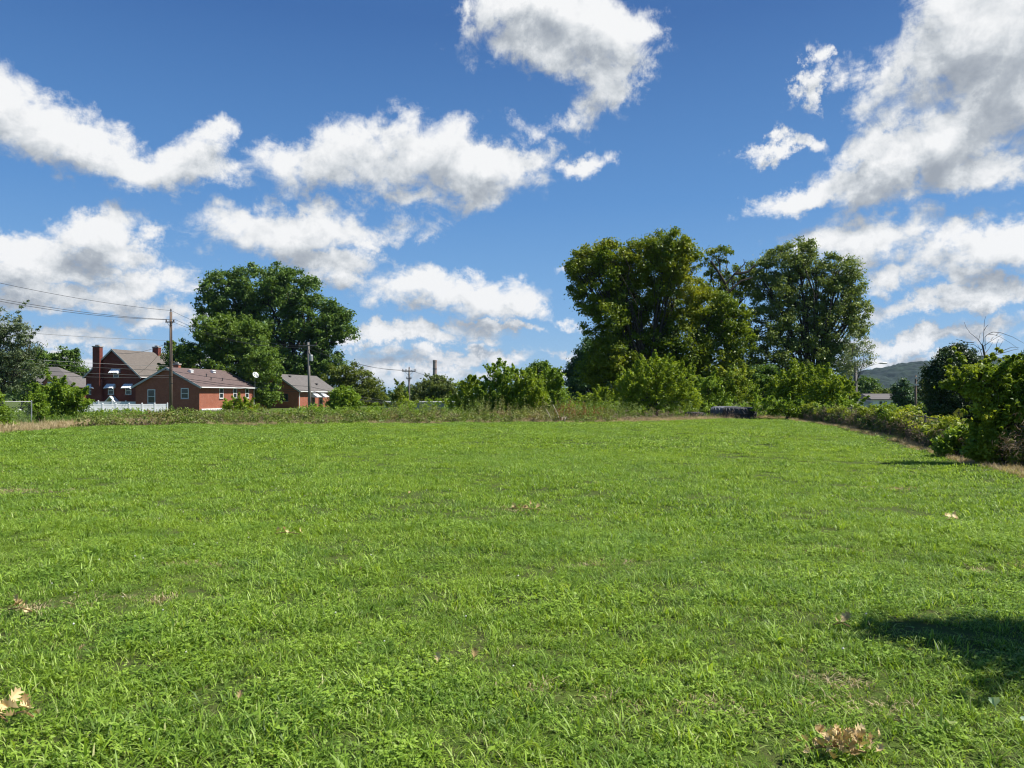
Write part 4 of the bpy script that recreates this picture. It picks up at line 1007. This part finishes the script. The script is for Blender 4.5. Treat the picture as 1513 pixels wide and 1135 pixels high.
# ------------------------------------------------------------------ grass
def blade_patch(name, rng, n, rad, L, W, lean=.5, clover=0.0, straw=0.0):
    """a patch of bent blades; returns mesh with tint"""
    r = rad*np.sqrt(rng.uniform(0, 1, n))*rng.uniform(.8, 1.2, n); a = rng.uniform(0, 6.283, n)
    b = np.stack([r*np.cos(a), r*np.sin(a), np.zeros(n)-.01], 1)
    # blades grouped in small tillers
    ti = rng.integers(0, max(2, n//6), n); tc = rng.normal(size=(max(2, n//6), 2))*rad*.5
    grp = rng.uniform(0, 1, n) < .6; b[grp, :2] = tc[ti[grp]]+rng.normal(size=(grp.sum(), 2))*.012
    h = rng.uniform(0, 6.283, n); d = np.stack([np.cos(h), np.sin(h), np.zeros(n)], 1); sd = np.stack([-np.sin(h+rng.normal(size=n)*.5), np.cos(h), np.zeros(n)], 1)
    l = L*rng.uniform(.45, 1.35, n)*(1-.25*(r/rad)**2); w = W*rng.uniform(.6, 1.3, n); ln = np.clip(rng.normal(lean, .3, n), .05, 1.3)
    V = []; 
    for t, wf in ((0, .7), (.4, 1), (.75, .7), (1, 0)):
        hor = (ln*t**1.7)[:, None]*l[:, None]*.85; ver = (t*(1-.38*np.clip(ln, 0, 1.3)*t))[:, None]*l[:, None]
        c = b + d*hor + np.array([0, 0, 1])*ver
        if wf > 0: V += [c - sd*(w*wf*.5)[:, None], c + sd*(w*wf*.5)[:, None]]
        else: V += [c]
    V = np.stack(V, 1)  # n,7,3
    i = np.arange(n)*7
    q1 = np.stack([i, i+1, i+3, i+2], 1); q2 = np.stack([i+2, i+3, i+5, i+4], 1); t1 = np.stack([i+4, i+5, i+6], 1)
    loops = np.concatenate([q1.ravel(), q2.ravel(), t1.ravel()]); tot = np.concatenate([np.full(2*n, 4), np.full(n, 3)])
    tint = np.repeat(np.clip(rng.uniform(0, 1, n)**1.1, 0, 1), 7)
    verts = V.reshape(-1, 3)
    m = int(n*clover)
    if m:   # three-leaflet clover
        cr_ = rad*np.sqrt(rng.uniform(0, 1, m)); ca = rng.uniform(0, 6.283, m); cx = cr_*np.cos(ca); cy = cr_*np.sin(ca); cz = L*rng.uniform(.3, .75, m)
        vv = []; ll = []; tt = []; off = len(verts)
        for k in range(3):
            an = ca*7+k*2.094; R_ = .0085*(W/.0058)*rng.uniform(.7, 1.3, m)
            dx, dy = np.cos(an), np.sin(an); c0 = np.stack([cx+dx*R_, cy+dy*R_, cz+R_*.25], 1)
            ring = []
            for j in range(5):
                aa = an+j*1.2566
                ring.append(c0+np.stack([np.cos(aa)*R_*.9, np.sin(aa)*R_*.9, rng.normal(size=m)*R_*.25], 1))
            ring = np.stack(ring, 1).reshape(-1, 3); vv.append(ring)
            ll.append(np.arange(5*m)+off); tt.append(np.full(m, 5)); off += 5*m
        verts = np.concatenate([verts]+vv); loops = np.concatenate([loops]+ll); tot = np.concatenate([tot]+tt)
        tint = np.concatenate([tint, np.repeat(rng.uniform(.2, .9, m*3), 5)])
    return raw_mesh(name, verts, loops, tot, tint=tint)

def grass_mat():
    m, t, out = new_mat('grass')
    at = t.N('ShaderNodeAttribute', attribute_name='tint'); geo = t.N('ShaderNodeNewGeometry'); pos = geo.outputs['Position']
    c = t.ramp(at.outputs['Fac'], [(0, (0.040, 0.090, 0.012)), (.4, (0.165, 0.285, 0.026)), (.8, (0.37, 0.545, 0.07)), (.95, (.50, .64, .20)), (1, (.60, .55, .30))])
    n1 = t.noise(pos, .28, 4, .6); n2 = t.noise(pos, 1.7, 3, .6)
    c = t.mix(t.mapr(n1, .40, .66, 0, .55), c, (0.29, 0.42, 0.035))
    c = t.mix(t.mapr(n2, .46, .7, 0, .6), c, (0.09, 0.20, 0.026))
    n4 = t.noise(pos, .09, 3, .6)
    c = t.mix(t.mapr(n4, .42, .6, 0, .35), c, (0.17, 0.30, 0.06))
    n3 = t.noise(pos, .8, 5, .7)
    c = t.mix(t.mapr(n3, .66, .76, 0, .6), c, (0.28, 0.23, 0.10))
    pr = t.N('ShaderNodeBsdfPrincipled', ins={'Roughness': .5, 'Specular IOR Level': .35}); t.l.new(c, pr.inputs['Base Color'])
    tr = t.N('ShaderNodeBsdfTranslucent'); t.l.new(t.mix(1.0, c, (1.3, 1.2, .5), 'MULTIPLY'), tr.inputs[0])
    mx = t.N('ShaderNodeMixShader', ins={0: .45}); t.l.new(pr.outputs[0], mx.inputs[1]); t.l.new(tr.outputs[0], mx.inputs[2]); t.l.new(mx.outputs[0], out.inputs[0])
    return m
M['grass'] = grass_mat()

def scatter(name, label, cat, x, y, scale, tufts, mat, rng, tilt=.08, zs=None):
    n = len(x); z = ground_z(x, y)
    me = bpy.data.meshes.new(name); me.vertices.add(n); me.vertices.foreach_set('co', np.stack([x, y, z], 1).astype(np.float32).ravel())
    rot = np.stack([rng.normal(size=n)*tilt, rng.normal(size=n)*tilt, rng.uniform(0, 6.283, n)], 1).astype(np.float32)
    a = me.attributes.new('rot', 'FLOAT_VECTOR', 'POINT'); a.data.foreach_set('vector', rot.ravel())
    sc = np.stack([scale, scale, scale*(zs if zs is not None else 1)], 1).astype(np.float32)
    a = me.attributes.new('scl', 'FLOAT_VECTOR', 'POINT'); a.data.foreach_set('vector', sc.ravel())
    a = me.attributes.new('idx', 'INT', 'POINT'); a.data.foreach_set('value', rng.integers(0, len(tufts), n).astype(np.int32))
    c = bpy.data.collections.new(name+'_tufts')
    for i, tm in enumerate(tufts):
        if not tm.materials: tm.materials.append(mat)
        c.objects.link(bpy.data.objects.new('tuft%02d' % i, tm))
    o = obj(name, me); tag(o, label, cat, kind='stuff')
    ng = bpy.data.node_groups.new(name, 'GeometryNodeTree')
    ng.interface.new_socket('Geometry', in_out='INPUT', socket_type='NodeSocketGeometry'); ng.interface.new_socket('Geometry', in_out='OUTPUT', socket_type='NodeSocketGeometry')
    N = ng.nodes; Lk = ng.links
    gi = N.new('NodeGroupInput'); go = N.new('NodeGroupOutput'); ip = N.new('GeometryNodeInstanceOnPoints'); ci = N.new('GeometryNodeCollectionInfo')
    ci.inputs[0].default_value = c; ci.inputs['Separate Children'].default_value = True; ci.inputs['Reset Children'].default_value = True
    def na(nm, typ):
        q = N.new('GeometryNodeInputNamedAttribute'); q.data_type = typ; q.inputs[0].default_value = nm; return q.outputs[0]
    Lk.new(gi.outputs[0], ip.inputs['Points']); Lk.new(ci.outputs[0], ip.inputs['Instance']); ip.inputs['Pick Instance'].default_value = True
    Lk.new(na('idx', 'INT'), ip.inputs['Instance Index'])
    er = N.new('FunctionNodeEulerToRotation'); Lk.new(na('rot', 'FLOAT_VECTOR'), er.inputs[0]); Lk.new(er.outputs[0], ip.inputs['Rotation'])
    Lk.new(na('scl', 'FLOAT_VECTOR'), ip.inputs['Scale']); Lk.new(ip.outputs[0], go.inputs[0])
    md = o.modifiers.new('scatter', 'NODES'); md.node_group = ng
    return o

BARE = [(-3.55, 5.6, .75, .16), (-2.75, 5.9, .5, .1), (1.0, 3.95, .28, .16), (1.75, 3.95, .25, .12), (.25, 4.2, .3, .14), (4.4, 6.9, .5, .2), (.15, 10.6, .35, .25), (-2.9, 7.1, .5, .2), (.7, 7.3, .3, .15), (1.9, 4.3, .2, .1), (-8, 12.5, .9, .3), (-4.5, 9.5, .5, .2), (3.2, 8.0, .5, .16), (6.5, 13, .6, .25)]
def field_points(rng, y0, y1, density, margin=1.25, bare=True):
    xm = y1*.665*margin+1.5; A = 2*xm*(y1-y0); n = int(A*density)
    x = rng.uniform(-xm, xm, n); y = rng.uniform(y0, y1, n)
    k = (np.abs(x) < y*.665*margin+1.2) & inside(FIELD, x+rng.normal(size=n)*.2+.35*np.sin(y*1.1), y+rng.normal(size=n)*.35+.5*np.sin(x*.8)+.3*np.sin(x*2.3))
    x, y = x[k], y[k]
    if bare:
        for bx, by, rx, ry in BARE:
            d = ((x-bx)/rx)**2+((y-by)/ry)**2; q = (d > rng.uniform(.3, 1.2, len(x))) | (rng.uniform(0, 1, len(x)) < .3); x, y = x[q], y[q]
    return x, y
def sc_noise(x, y, f=.9):
    return np.array([mnoise.noise(Vector((a*f, b*f, 0))) for a, b in zip(x, y)])

rg = np.random.default_rng(100)
near = [blade_patch('tuft', rg, 125, .17, (.052, .064, .075, .088, .10)[i % 5], (.0046, .0052, .0058, .0065, .007)[i % 5], .98, clover=(.22 if i in (2, 5) else .015)) for i in range(7)]
x, y = field_points(rg, 2.3, 9.5, 66)
nn = sc_noise(x, y)
scatter('grass', 'thick green lawn grass with clover in the near field', 'grass', x, y, (.95+.45*nn)*rg.uniform(.75, 1.2, len(x)), near, M['grass'], rg)
mid = [blade_patch('tuft', rg, 210, .3, (.055, .07, .085)[i % 3], .0105, .95, clover=0.) for i in range(6)]
x, y = field_points(rg, 9.0, 22, 16)
nn = sc_noise(x, y)
scatter('grass', 'lawn grass in the middle of the field', 'grass', x, y, (.95+.45*nn)*rg.uniform(.75, 1.2, len(x)), mid, M['grass'], rg)
farp = [blade_patch('tuft', rg, 360, .6, .075, .020, .95) for i in range(5)]
x, y = field_points(rg, 21, 50, 4.4, 1.2)
nn = sc_noise(x, y, .5)
scatter('grass', 'lawn grass in the far part of the field', 'grass', x, y, (.95+.35*nn)*rg.uniform(.8, 1.2, len(x)), farp, M['grass'], rg, zs=.95)
# longer coarse clumps
coarse = [blade_patch('clump', rg, 22, .06, .145, .0075, .9) for i in range(5)]
x, y = field_points(rg, 2.6, 18, 3.0)
k = sc_noise(x, y, .7) > -.05; x, y = x[k], y[k]
scatter('coarse_grass', 'longer coarse grass clumps standing above the lawn', 'grass', x, y, rg.uniform(.7, 1.25, len(x)), coarse, M['grass'], rg, .15)
# white clover blossoms
_r = np.random.default_rng(400)
x, y = field_points(_r, 2.6, 13, 1.3); k = sc_noise(x, y, .45) > -.02; x, y = x[k], y[k]
mb = MB()
for a, b in zip(x, y):
    z = gz(a, b)+_r.uniform(.05, .09); q = _r.uniform(.006, .0095)
    mb.add([(a+q, b, z), (a-q, b, z), (a, b+q, z), (a, b-q, z), (a, b, z+q), (a, b, z-q)], [(0, 2, 4), (2, 1, 4), (1, 3, 4), (3, 0, 4), (2, 0, 5), (1, 2, 5), (3, 1, 5), (0, 3, 5)])
tag(mb.build('clover_flowers', surf_mat('clover_blossom', (.62, .62, .54), (.5, .5, .4), 30, .8)), 'tiny white clover blossoms dotted over the near lawn', 'flowers', kind='stuff')
# dry straw grass along the edges
straw = [blade_patch('straw', rg, 70, .3, .34, .012, .7) for i in range(5)]
def strip_scatter(name, label, paths, seed, mat, tufts, zs=1.0):
    rng = np.random.default_rng(seed); X = []; Y = []; S = []
    for (path, n, d0, d1, ax, sc) in paths:
        s, x, y = path_pts(path, n, rng); d = rng.uniform(d0, d1, n)
        if ax == 'y': y = y+d
        else: x = x+d
        X.append(x); Y.append(y); S.append(rng.uniform(.6, 1.2, n)*sc)
    scatter(name, label, 'dry grass', np.concatenate(X), np.concatenate(Y), np.concatenate(S), tufts, M[mat], rng, .2, zs)
strip_scatter('dry_grass', 'strip of pale straw coloured dead grass bordering the field', [
    ([(-27, 24), (-20.5, 27.5), (-20.8, 31), (-22, 36)], 420, -2.2, .4, 'x', 1.1), ([(-23, 37), (-18, 39)], 200, -.8, 2.5, 'y', 1.1),
    (EDGE[3:7], 240, .1, 1.6, 'y', .55), ([(5, 43.3), (9.7, 45.5), (14, 48), (18, 49)], 520, .0, 3.0, 'y', .6),
    ([(17.3, 49), (15.8, 38), (14.0, 30.5), (11.8, 22.5), (10.1, 16.5), (9.6, 14), (9.0, 10)], 900, -.05, .75, 'x', .42)], 200, 'straw', straw)
thatch = [blade_patch('thatch', rg, 45, .14, .055, .005, 1.2) for i in range(4)]
_r = np.random.default_rng(300); _x = []; _y = []
for bx, by, rx, ry in BARE:
    m = int(34*rx*ry*3.14)+4; _x.append(_r.normal(bx, rx*.6, m)); _y.append(_r.normal(by, ry*.6, m))
_x = np.concatenate(_x); _y = np.concatenate(_y)
scatter('thatch', 'matted tan thatch in the thin patches of the lawn', 'dry grass', _x, _y, _r.uniform(.7, 1.2, len(_x)), thatch, M['straw'], _r)
ug = [blade_patch('wild', rg, 90, .5, .36, .022, .6) for i in range(4)]
strip_scatter('wild_grass', 'unmown green grass beyond the far edge of the field', [([(-60, 50), (-20, 48), (10, 54), (30, 60)], 2200, -6, 26, 'y', 1.0), ([(13, 10), (16, 24), (22, 46)], 700, -1, 9, 'x', .8), ([(-30, 30), (-24, 38), (-26, 44)], 250, -8, 1, 'x', .8)], 201, 'maple', ug)

# ------------------------------------------------------------------ leaves on the lawn
def curled_leaf(rng, c, L, yaw, pitch, roll, lobed=True):
    """an oak-like leaf: lobed outline around a midrib, folded and curled; returns verts, faces"""
    prof = [(0, .012), (.22, .02), (.28, .10), (.36, .30), (.42, .10), (.56, .36), (.62, .10), (.76, .26), (.82, .08), (1, 0)] if lobed else [(0, .015), (.35, .02), (.4, .26), (.5, .40), (.6, .33), (.72, .36), (.85, .15), (1, 0)]
    curl = rng.uniform(.5, 2.0); fold = rng.uniform(.3, 1.3)
    vs = []; fs = []
    cy_, sy_ = math.cos(yaw), math.sin(yaw)
    for i, (t, w) in enumerate(prof):
        ang = curl*t
        x = math.sin(ang)/max(curl, .01); z = (1-math.cos(ang))/max(curl, .01)
        for s in (-1, 0, 1):
            yy = s*w; zz = z + abs(s)*w*fold*.8
            v = Vector((x*L, yy*L, zz*L))
            # pitch / roll / yaw
            v = Vector((v.x*math.cos(pitch)-v.z*math.sin(pitch), v.y, v.x*math.sin(pitch)+v.z*math.cos(pitch)))
            v = Vector((v.x, v.y*math.cos(roll)-v.z*math.sin(roll), v.y*math.sin(roll)+v.z*math.cos(roll)))
            vs.append((c[0]+v.x*cy_-v.y*sy_, c[1]+v.x*sy_+v.y*cy_, c[2]+v.z))
        if i:
            a = 3*(i-1); fs += [(a, a+1, a+4, a+3), (a+1, a+2, a+5, a+4)]
    return vs, fs
def leaf_heap(name, label, cat, px, py, n, spread, L, seed, mat='dryleaf', zmin=.03, zmax=.10, lobed=True, group=None):
    rng = random.Random(seed); D = EYE*F/(py-HY); x = (px-CX)/F*D; y = D; z = gz(x, y)
    mb = MB(); ti = []
    for i in range(n):
        c = (rng.gauss(0, spread[0]), rng.gauss(0, spread[1]), rng.uniform(zmin, zmax))
        vs, fs = curled_leaf(rng, c, L*rng.uniform(.6, 1.25), rng.uniform(0, 6.28), rng.uniform(-.3, .5), rng.uniform(-.9, .9) if n > 1 else rng.uniform(-.25, .25), lobed)
        mb.add(vs, fs); ti += [rng.random()]*len(vs)
    if n > 3:
        mb.tube([(-spread[0]*1.6, .02, .05), (0, 0, .07), (spread[0]*1.6, -.02, .05)], .005, 5); ti += [0.]*15
    o = mb.build(name, M[mat], loc=(x, y, z)); a = o.data.attributes.new('tint', 'FLOAT', 'POINT'); a.data.foreach_set('value', ti)
    tag(o, label, cat, group); return o
leaf_heap('leaf_cluster', 'biggest heap of tan dry leaves on a fallen twig at the bottom right', 'dry leaves', 1237, 1120, 85, (.075, .04), .062, 1, zmin=.05, zmax=.115)
leaf_heap('leaf_cluster', 'pale tan dry leaf cluster near the bottom left corner', 'dry leaves', 36, 1074, 9, (.035, .025), .095, 2, zmin=.06, zmax=.12)
leaf_heap('leaf_cluster', 'pinkish brown dry leaves cut by the bottom left edge', 'dry leaves', 0, 1080, 5, (.03, .025), .095, 3, zmin=.05, zmax=.1)
leaf_heap('leaf_cluster', 'scattered bleached leaf heap in the middle of the lawn', 'dry leaves', 772, 757, 14, (.15, .05), .085, 4, zmin=.05, zmax=.1)
leaf_heap('leaf_cluster', 'flat patch of tan dry leaves left of centre in the lawn', 'dry leaves', 424, 793, 6, (.09, .04), .075, 5, zmin=.05, zmax=.1)
leaf_heap('leaf_cluster', 'orange brown dry leaves on the bare strip at left', 'dry leaves', 30, 917, 7, (.06, .03), .09, 6)
leaf_heap('leaf_cluster', 'small brown leaf cluster beside the tree shadow', 'dry leaves', 1243, 937, 4, (.03, .02), .09, 7, zmin=.05)
leaf_heap('leaf_cluster', 'small tan leaves on the lawn at the far right', 'dry leaves', 1410, 778, 6, (.06, .04), .10, 8, zmin=.05)
for i, (px, py, lb) in enumerate([(700, 990, 'single curled brown leaf below the centre of the lawn'), (350, 1066, 'single tan leaf in coarse grass at lower left'), (603, 738, 'single pale leaf far out on the lawn left of centre'),
       (537, 970, 'single upright brown leaf left of centre'), (645, 995, 'single tan leaf left of the curled brown one'), (1180, 985, 'single small leaf above the bare spot at lower right'), (112, 985, 'single small tan leaf right above the left corner cluster'), (530, 852, 'single dull leaf on the thin patch left of centre')]):
    leaf_heap('dry_leaf', lb, 'leaf', px, py, 1, (0, 0), .065, 20+i, zmin=.07, zmax=.09)
for px, py, lb, s in [(1405, 1098, 'large pale green upturned leaf near the bottom right corner', .12), (1472, 1080, 'pale green leaf further right, beside the tree shadow edge', .09), (1508, 1097, 'pale leaf cut by the right edge of the photo', .09)]:
    leaf_heap('green_leaf', lb, 'leaf', px, py, 1, (0, 0), s*.85, int(px)+3, 'paleleaf', .095, .10, lobed=False)
leaf_heap('litter', 'small white scrap at the far edge of the lawn left of the crossarm pole', 'litter', 563, 626.5, 3, (.12, .05), .22, 99, 'paleleaf', .08, .12, lobed=False)

# ------------------------------------------------------------------ sky
def build_world():
    w = bpy.data.worlds.new('World'); scene.world = w; w.use_nodes = True
    t = NT(w.node_tree); t.n.clear()
    out = t.N('ShaderNodeOutputWorld'); bg = t.N('ShaderNodeBackground', ins={1: 0.1})
    sky = t.N('ShaderNodeTexSky', sky_type='NISHITA'); sky.sun_disc = False; sky.sun_elevation = SUN_EL; sky.sun_rotation = SUN_AZ
    sky.altitude = 200; sky.air_density = 1.0; sky.dust_density = 0.6; sky.ozone_density = 2.2
    tc = t.N('ShaderNodeTexCoord'); gen = tc.outputs['Generated']
    # density group in (azimuth, elevation) space
    g = bpy.data.node_groups.new('cloud_density', 'ShaderNodeTree')
    g.interface.new_socket('Vector', in_out='INPUT', socket_type='NodeSocketVector'); g.interface.new_socket('Order', in_out='INPUT', socket_type='NodeSocketFloat'); g.interface.new_socket('Density', in_out='OUTPUT', socket_type='NodeSocketFloat')
    q = NT(g); gi = q.N('NodeGroupInput'); go = q.N('NodeGroupOutput')
    sp = q.N('ShaderNodeSeparateXYZ'); q.l.new(gi.outputs[0], sp.inputs[0])
    wn = q.N('ShaderNodeTexNoise', noise_dimensions='2D', ins={'Scale': 9.0, 'Detail': 6, 'Roughness': .68}); q.l.new(gi.outputs[0], wn.inputs['Vector'])
    ws = q.N('ShaderNodeVectorMath', operation='SUBTRACT'); q.l.new(wn.outputs['Color'], ws.inputs[0]); ws.inputs[1].default_value = (.5, .5, .5)
    wm = q.N('ShaderNodeVectorMath', operation='MULTIPLY'); q.l.new(ws.outputs[0], wm.inputs[0]); wm.inputs[1].default_value = (.17, .09, 0)
    wa = q.N('ShaderNodeVectorMath', operation='ADD'); q.l.new(gi.outputs[0], wa.inputs[0]); q.l.new(wm.outputs[0], wa.inputs[1])
    blobs = CLOUDS; cur = None
    for (px, py, rx, ry, rot, wt) in blobs:
        az = math.atan2(px-CX, F); rho = math.hypot(px-CX, F); el = math.atan2(HY-py, rho)
        sx = rx*F/(rho*rho); sy = ry/rho*math.cos(el)**2
        mp = q.N('ShaderNodeMapping', vector_type='TEXTURE'); mp.inputs['Location'].default_value = (az, el, 0); mp.inputs['Rotation'].default_value = (0, 0, -R(rot)); mp.inputs['Scale'].default_value = (sx, sy, 1)
        # a negligible dependence on the running value keeps the evaluation sequential (small shader stack)
        sq = q.N('ShaderNodeVectorMath', operation='MULTIPLY_ADD'); sq.inputs[1].default_value = (1e-7, 0, 0)
        q.l.new(gi.outputs[1] if cur is None else cur, sq.inputs[0]); q.l.new(wa.outputs[0], sq.inputs[2]); q.l.new(sq.outputs[0], mp.inputs[0])
        ln = q.N('ShaderNodeVectorMath', operation='LENGTH'); q.l.new(mp.outputs[0], ln.inputs[0])
        v = q.math('MULTIPLY_ADD', ln.outputs['Value'], -wt, wt)
        cur = v if cur is None else q.math('SMOOTH_MAX', cur, v, .12)
    # fractal detail, flattened towards the horizon
    st = q.N('ShaderNodeCombineXYZ'); q.l.new(sp.outputs[0], st.inputs[0]); q.l.new(q.math('MULTIPLY', q.math('POWER', q.math('MAXIMUM', sp.outputs[1], .002), .75), 1.25), st.inputs[1])
    n1 = q.N('ShaderNodeTexNoise', noise_dimensions='2D', ins={'Scale': 9.0, 'Detail': 2, 'Roughness': .5}); n2 = q.N('ShaderNodeTexNoise', noise_dimensions='2D', ins={'Scale': 22.0, 'Detail': 6, 'Roughness': .62, 'Distortion': .4})
    for nn_ in (n1, n2): q.l.new(st.outputs[0], nn_.inputs['Vector'])
    n1 = n1.outputs['Fac']; n2 = n2.outputs['Fac']
    vb = q.N('ShaderNodeTexVoronoi', feature='F1', voronoi_dimensions='2D', ins={'Scale': 30.0, 'Detail': 1.0, 'Roughness': .5}); q.l.new(st.outputs[0], vb.inputs['Vector'])
    d = q.math('ADD', q.math('MAXIMUM', cur, -.9), q.math('MULTIPLY_ADD', n1, 1.0, -.5))
    d = q.math('ADD', d, q.math('MULTIPLY_ADD', n2, 1.15, -.60))
    d = q.math('ADD', d, q.math('MULTIPLY_ADD', vb.outputs['Distance'], -.28, .29))
    q.l.new(d, go.inputs[0])
    # direction -> az/el
    sx = t.N('ShaderNodeSeparateXYZ'); t.l.new(gen, sx.inputs[0])
    az = t.math('ARCTAN2', sx.outputs[0], sx.outputs[1]); el = t.math('ARCSINE', sx.outputs[2])
    cb = t.N('ShaderNodeCombineXYZ'); t.l.new(az, cb.inputs[0]); t.l.new(el, cb.inputs[1])
    g1 = t.N('ShaderNodeGroup'); g1.node_tree = g; t.l.new(cb.outputs[0], g1.inputs[0])
    off = t.N('ShaderNodeVectorMath', operation='ADD'); t.l.new(cb.outputs[0], off.inputs[0]); off.inputs[1].default_value = (.012, .034, 0)
    g2 = t.N('ShaderNodeGroup'); g2.node_tree = g; t.l.new(off.outputs[0], g2.inputs[0]); t.l.new(g1.outputs[0], g2.inputs[1])
    d1 = g1.outputs[0]; d2 = g2.outputs[0]
    alpha = t.mapr(d1, -.16, .56, 0, 1, True)
    alpha = t.math('MULTIPLY', alpha, t.mapr(el, -.01, .03, 0, 1))
    grad = t.math('MULTIPLY', t.math('SUBTRACT', d1, d2), .38)
    thick = t.mapr(d2, .0, 1.5, 0, 1, True)
    lit = t.math('ADD', t.math('MULTIPLY_ADD', thick, -.42, .72), grad)
    cc = t.ramp(lit, [(0, (2.1, 2.35, 2.7)), (.35, (2.9, 3.15, 3.45)), (.65, (4.2, 4.4, 4.6)), (1, (5.7, 5.75, 5.8))])
    air = t.ramp(el, [(0, (2.1, 3.4, 4.8)), (.10, (1.15, 2.5, 4.5)), (.24, (.60, 1.7, 3.75)), (.45, (.25, .86, 2.45)), (.9, (.18, .7, 2.1))])
    skyc = t.mix(.88, sky.outputs[0], air)
    t.l.new(t.mix(alpha, skyc, cc), bg.inputs[0]); t.l.new(bg.outputs[0], out.inputs[0])
    w.cycles.sampling_method = 'MANUAL'; w.cycles.sample_map_resolution = 512
SKY_SAT, SKY_VAL = 1.3, .80
CLOUDS = [
 (35, 180, 110, 58, 10, 1.0), (120, 212, 110, 52, 12, 1.0), (215, 250, 100, 40, 0, 1.0), (290, 240, 70, 36, -6, .8), (325, 200, 40, 18, -15, .6),
 (480, 248, 90, 42, -10, .9), (570, 238, 120, 56, -6, 1.1), (670, 245, 120, 56, 4, 1.1), (750, 235, 70, 34, 0, .95), (845, 245, 48, 20, -8, .75),
 (810, 5, 130, 50, 0, 1.1), (880, 40, 90, 70, 10, 1.1), (800, 60, 100, 45, 0, 1.0), (900, 110, 70, 40, -25, .8), (700, 10, 26, 50, 0, .6), (820, 178, 50, 18, 0, .5),
 (1420, 60, 130, 100, -30, 1.2), (1500, 80, 130, 170, 0, 1.3), (1430, 190, 150, 80, -25, 1.2), (1320, 240, 130, 55, -18, 1.2), (1200, 288, 90, 24, -8, 1.0), (1450, 255, 150, 44, 0, 1.1), (1310, 110, 60, 60, -45, .8),
 (1215, 90, 26, 16, 40, .6), (1205, 138, 34, 16, -35, .65), (1135, 224, 44, 12, -5, .65),
 (110, 345, 100, 36, -6, 1.0), (20, 360, 80, 32, 0, .95), (150, 385, 120, 26, 6, .9), (60, 400, 130, 22, 0, .9), (200, 415, 110, 20, 0, .8), (80, 440, 180, 26, 0, .9), (230, 462, 100, 22, 0, .9), (90, 494, 170, 20, 0, .9), (180, 535, 180, 14, 0, .85),
 (440, 340, 150, 40, -4, 1.1), (560, 345, 60, 24, -12, .6), (480, 385, 140, 24, 8, .85), (650, 435, 150, 34, 6, 1.05), (740, 452, 80, 18, 6, .9), (540, 420, 110, 22, 10, .8), (600, 495, 170, 17, 0, .95), (740, 484, 70, 9, 0, .8), (690, 528, 130, 15, 0, .9), (560, 548, 150, 13, 0, .85), (760, 560, 100, 10, 0, .8),
 (1290, 345, 110, 36, -7, 1.0), (1450, 372, 110, 42, 0, 1.15), (1320, 405, 70, 26, 0, .95), (1430, 440, 170, 18, -5, .85), (1360, 498, 170, 17, -5, .95), (1480, 478, 100, 20, -5, .9), (1400, 530, 220, 14, 0, .9),
 (825, 395, 32, 10, 0, .55), (850, 465, 26, 12, 0, .6), (840, 520, 36, 9, 0, .6), (225, 355, 30, 14, 0, .4),
]
build_world()

# sun
sd = bpy.data.lights.new('sun', 'SUN'); sd.energy = 5.0; sd.angle = R(.53); sd.color = (1.0, .955, .88)
so = bpy.data.objects.new('sun', sd); col.objects.link(so)
v = Vector((math.sin(SUN_AZ)*math.cos(SUN_EL), math.cos(SUN_AZ)*math.cos(SUN_EL), math.sin(SUN_EL)))
so.rotation_euler = v.to_track_quat('Z', 'Y').to_euler(); so.location = (20, 20, 40)

# haze
def haze():
    b = MB().box(-3200, 3200, -40, 2300, -12, 110); o = b.build('haze', None)
    m = bpy.data.materials.new('haze'); m.use_nodes = True; t = NT(m.node_tree); t.n.clear()
    out = t.N('ShaderNodeOutputMaterial'); pv = t.N('ShaderNodeVolumePrincipled', ins={'Density': HAZE, 'Anisotropy': .3}); pv.inputs['Color'].default_value = (.45, .66, 1, 1)
    t.l.new(pv.outputs[0], out.inputs['Volume']); o.data.materials.append(m)
    tag(o, 'thin blue summer haze over the whole scene', 'haze', kind='stuff')
HAZE = 0.00005
haze()

# camera
cd = bpy.data.cameras.new('camera'); cd.sensor_fit = 'HORIZONTAL'; cd.sensor_width = 36; cd.lens = 36*F/1513; cd.shift_y = (HY-567.5)/1513
cd.clip_end = 12000; cd.clip_start = .1
co = bpy.data.objects.new('camera', cd); col.objects.link(co); co.location = (0, 0, EYE); co.rotation_euler = (R(90), 0, 0)
scene.camera = co
scene.view_settings.view_transform = 'Standard'; scene.view_settings.look = 'None'; scene.view_settings.gamma = 1
scene.view_settings.exposure = 0.7
scene.cycles.max_bounces = 8; scene.cycles.transparent_max_bounces = 8; scene.cycles.volume_bounces = 0
scene.cycles.use_denoising = True
scene.cycles.pixel_filter_type = 'BLACKMAN_HARRIS'; scene.cycles.filter_width = 1.15
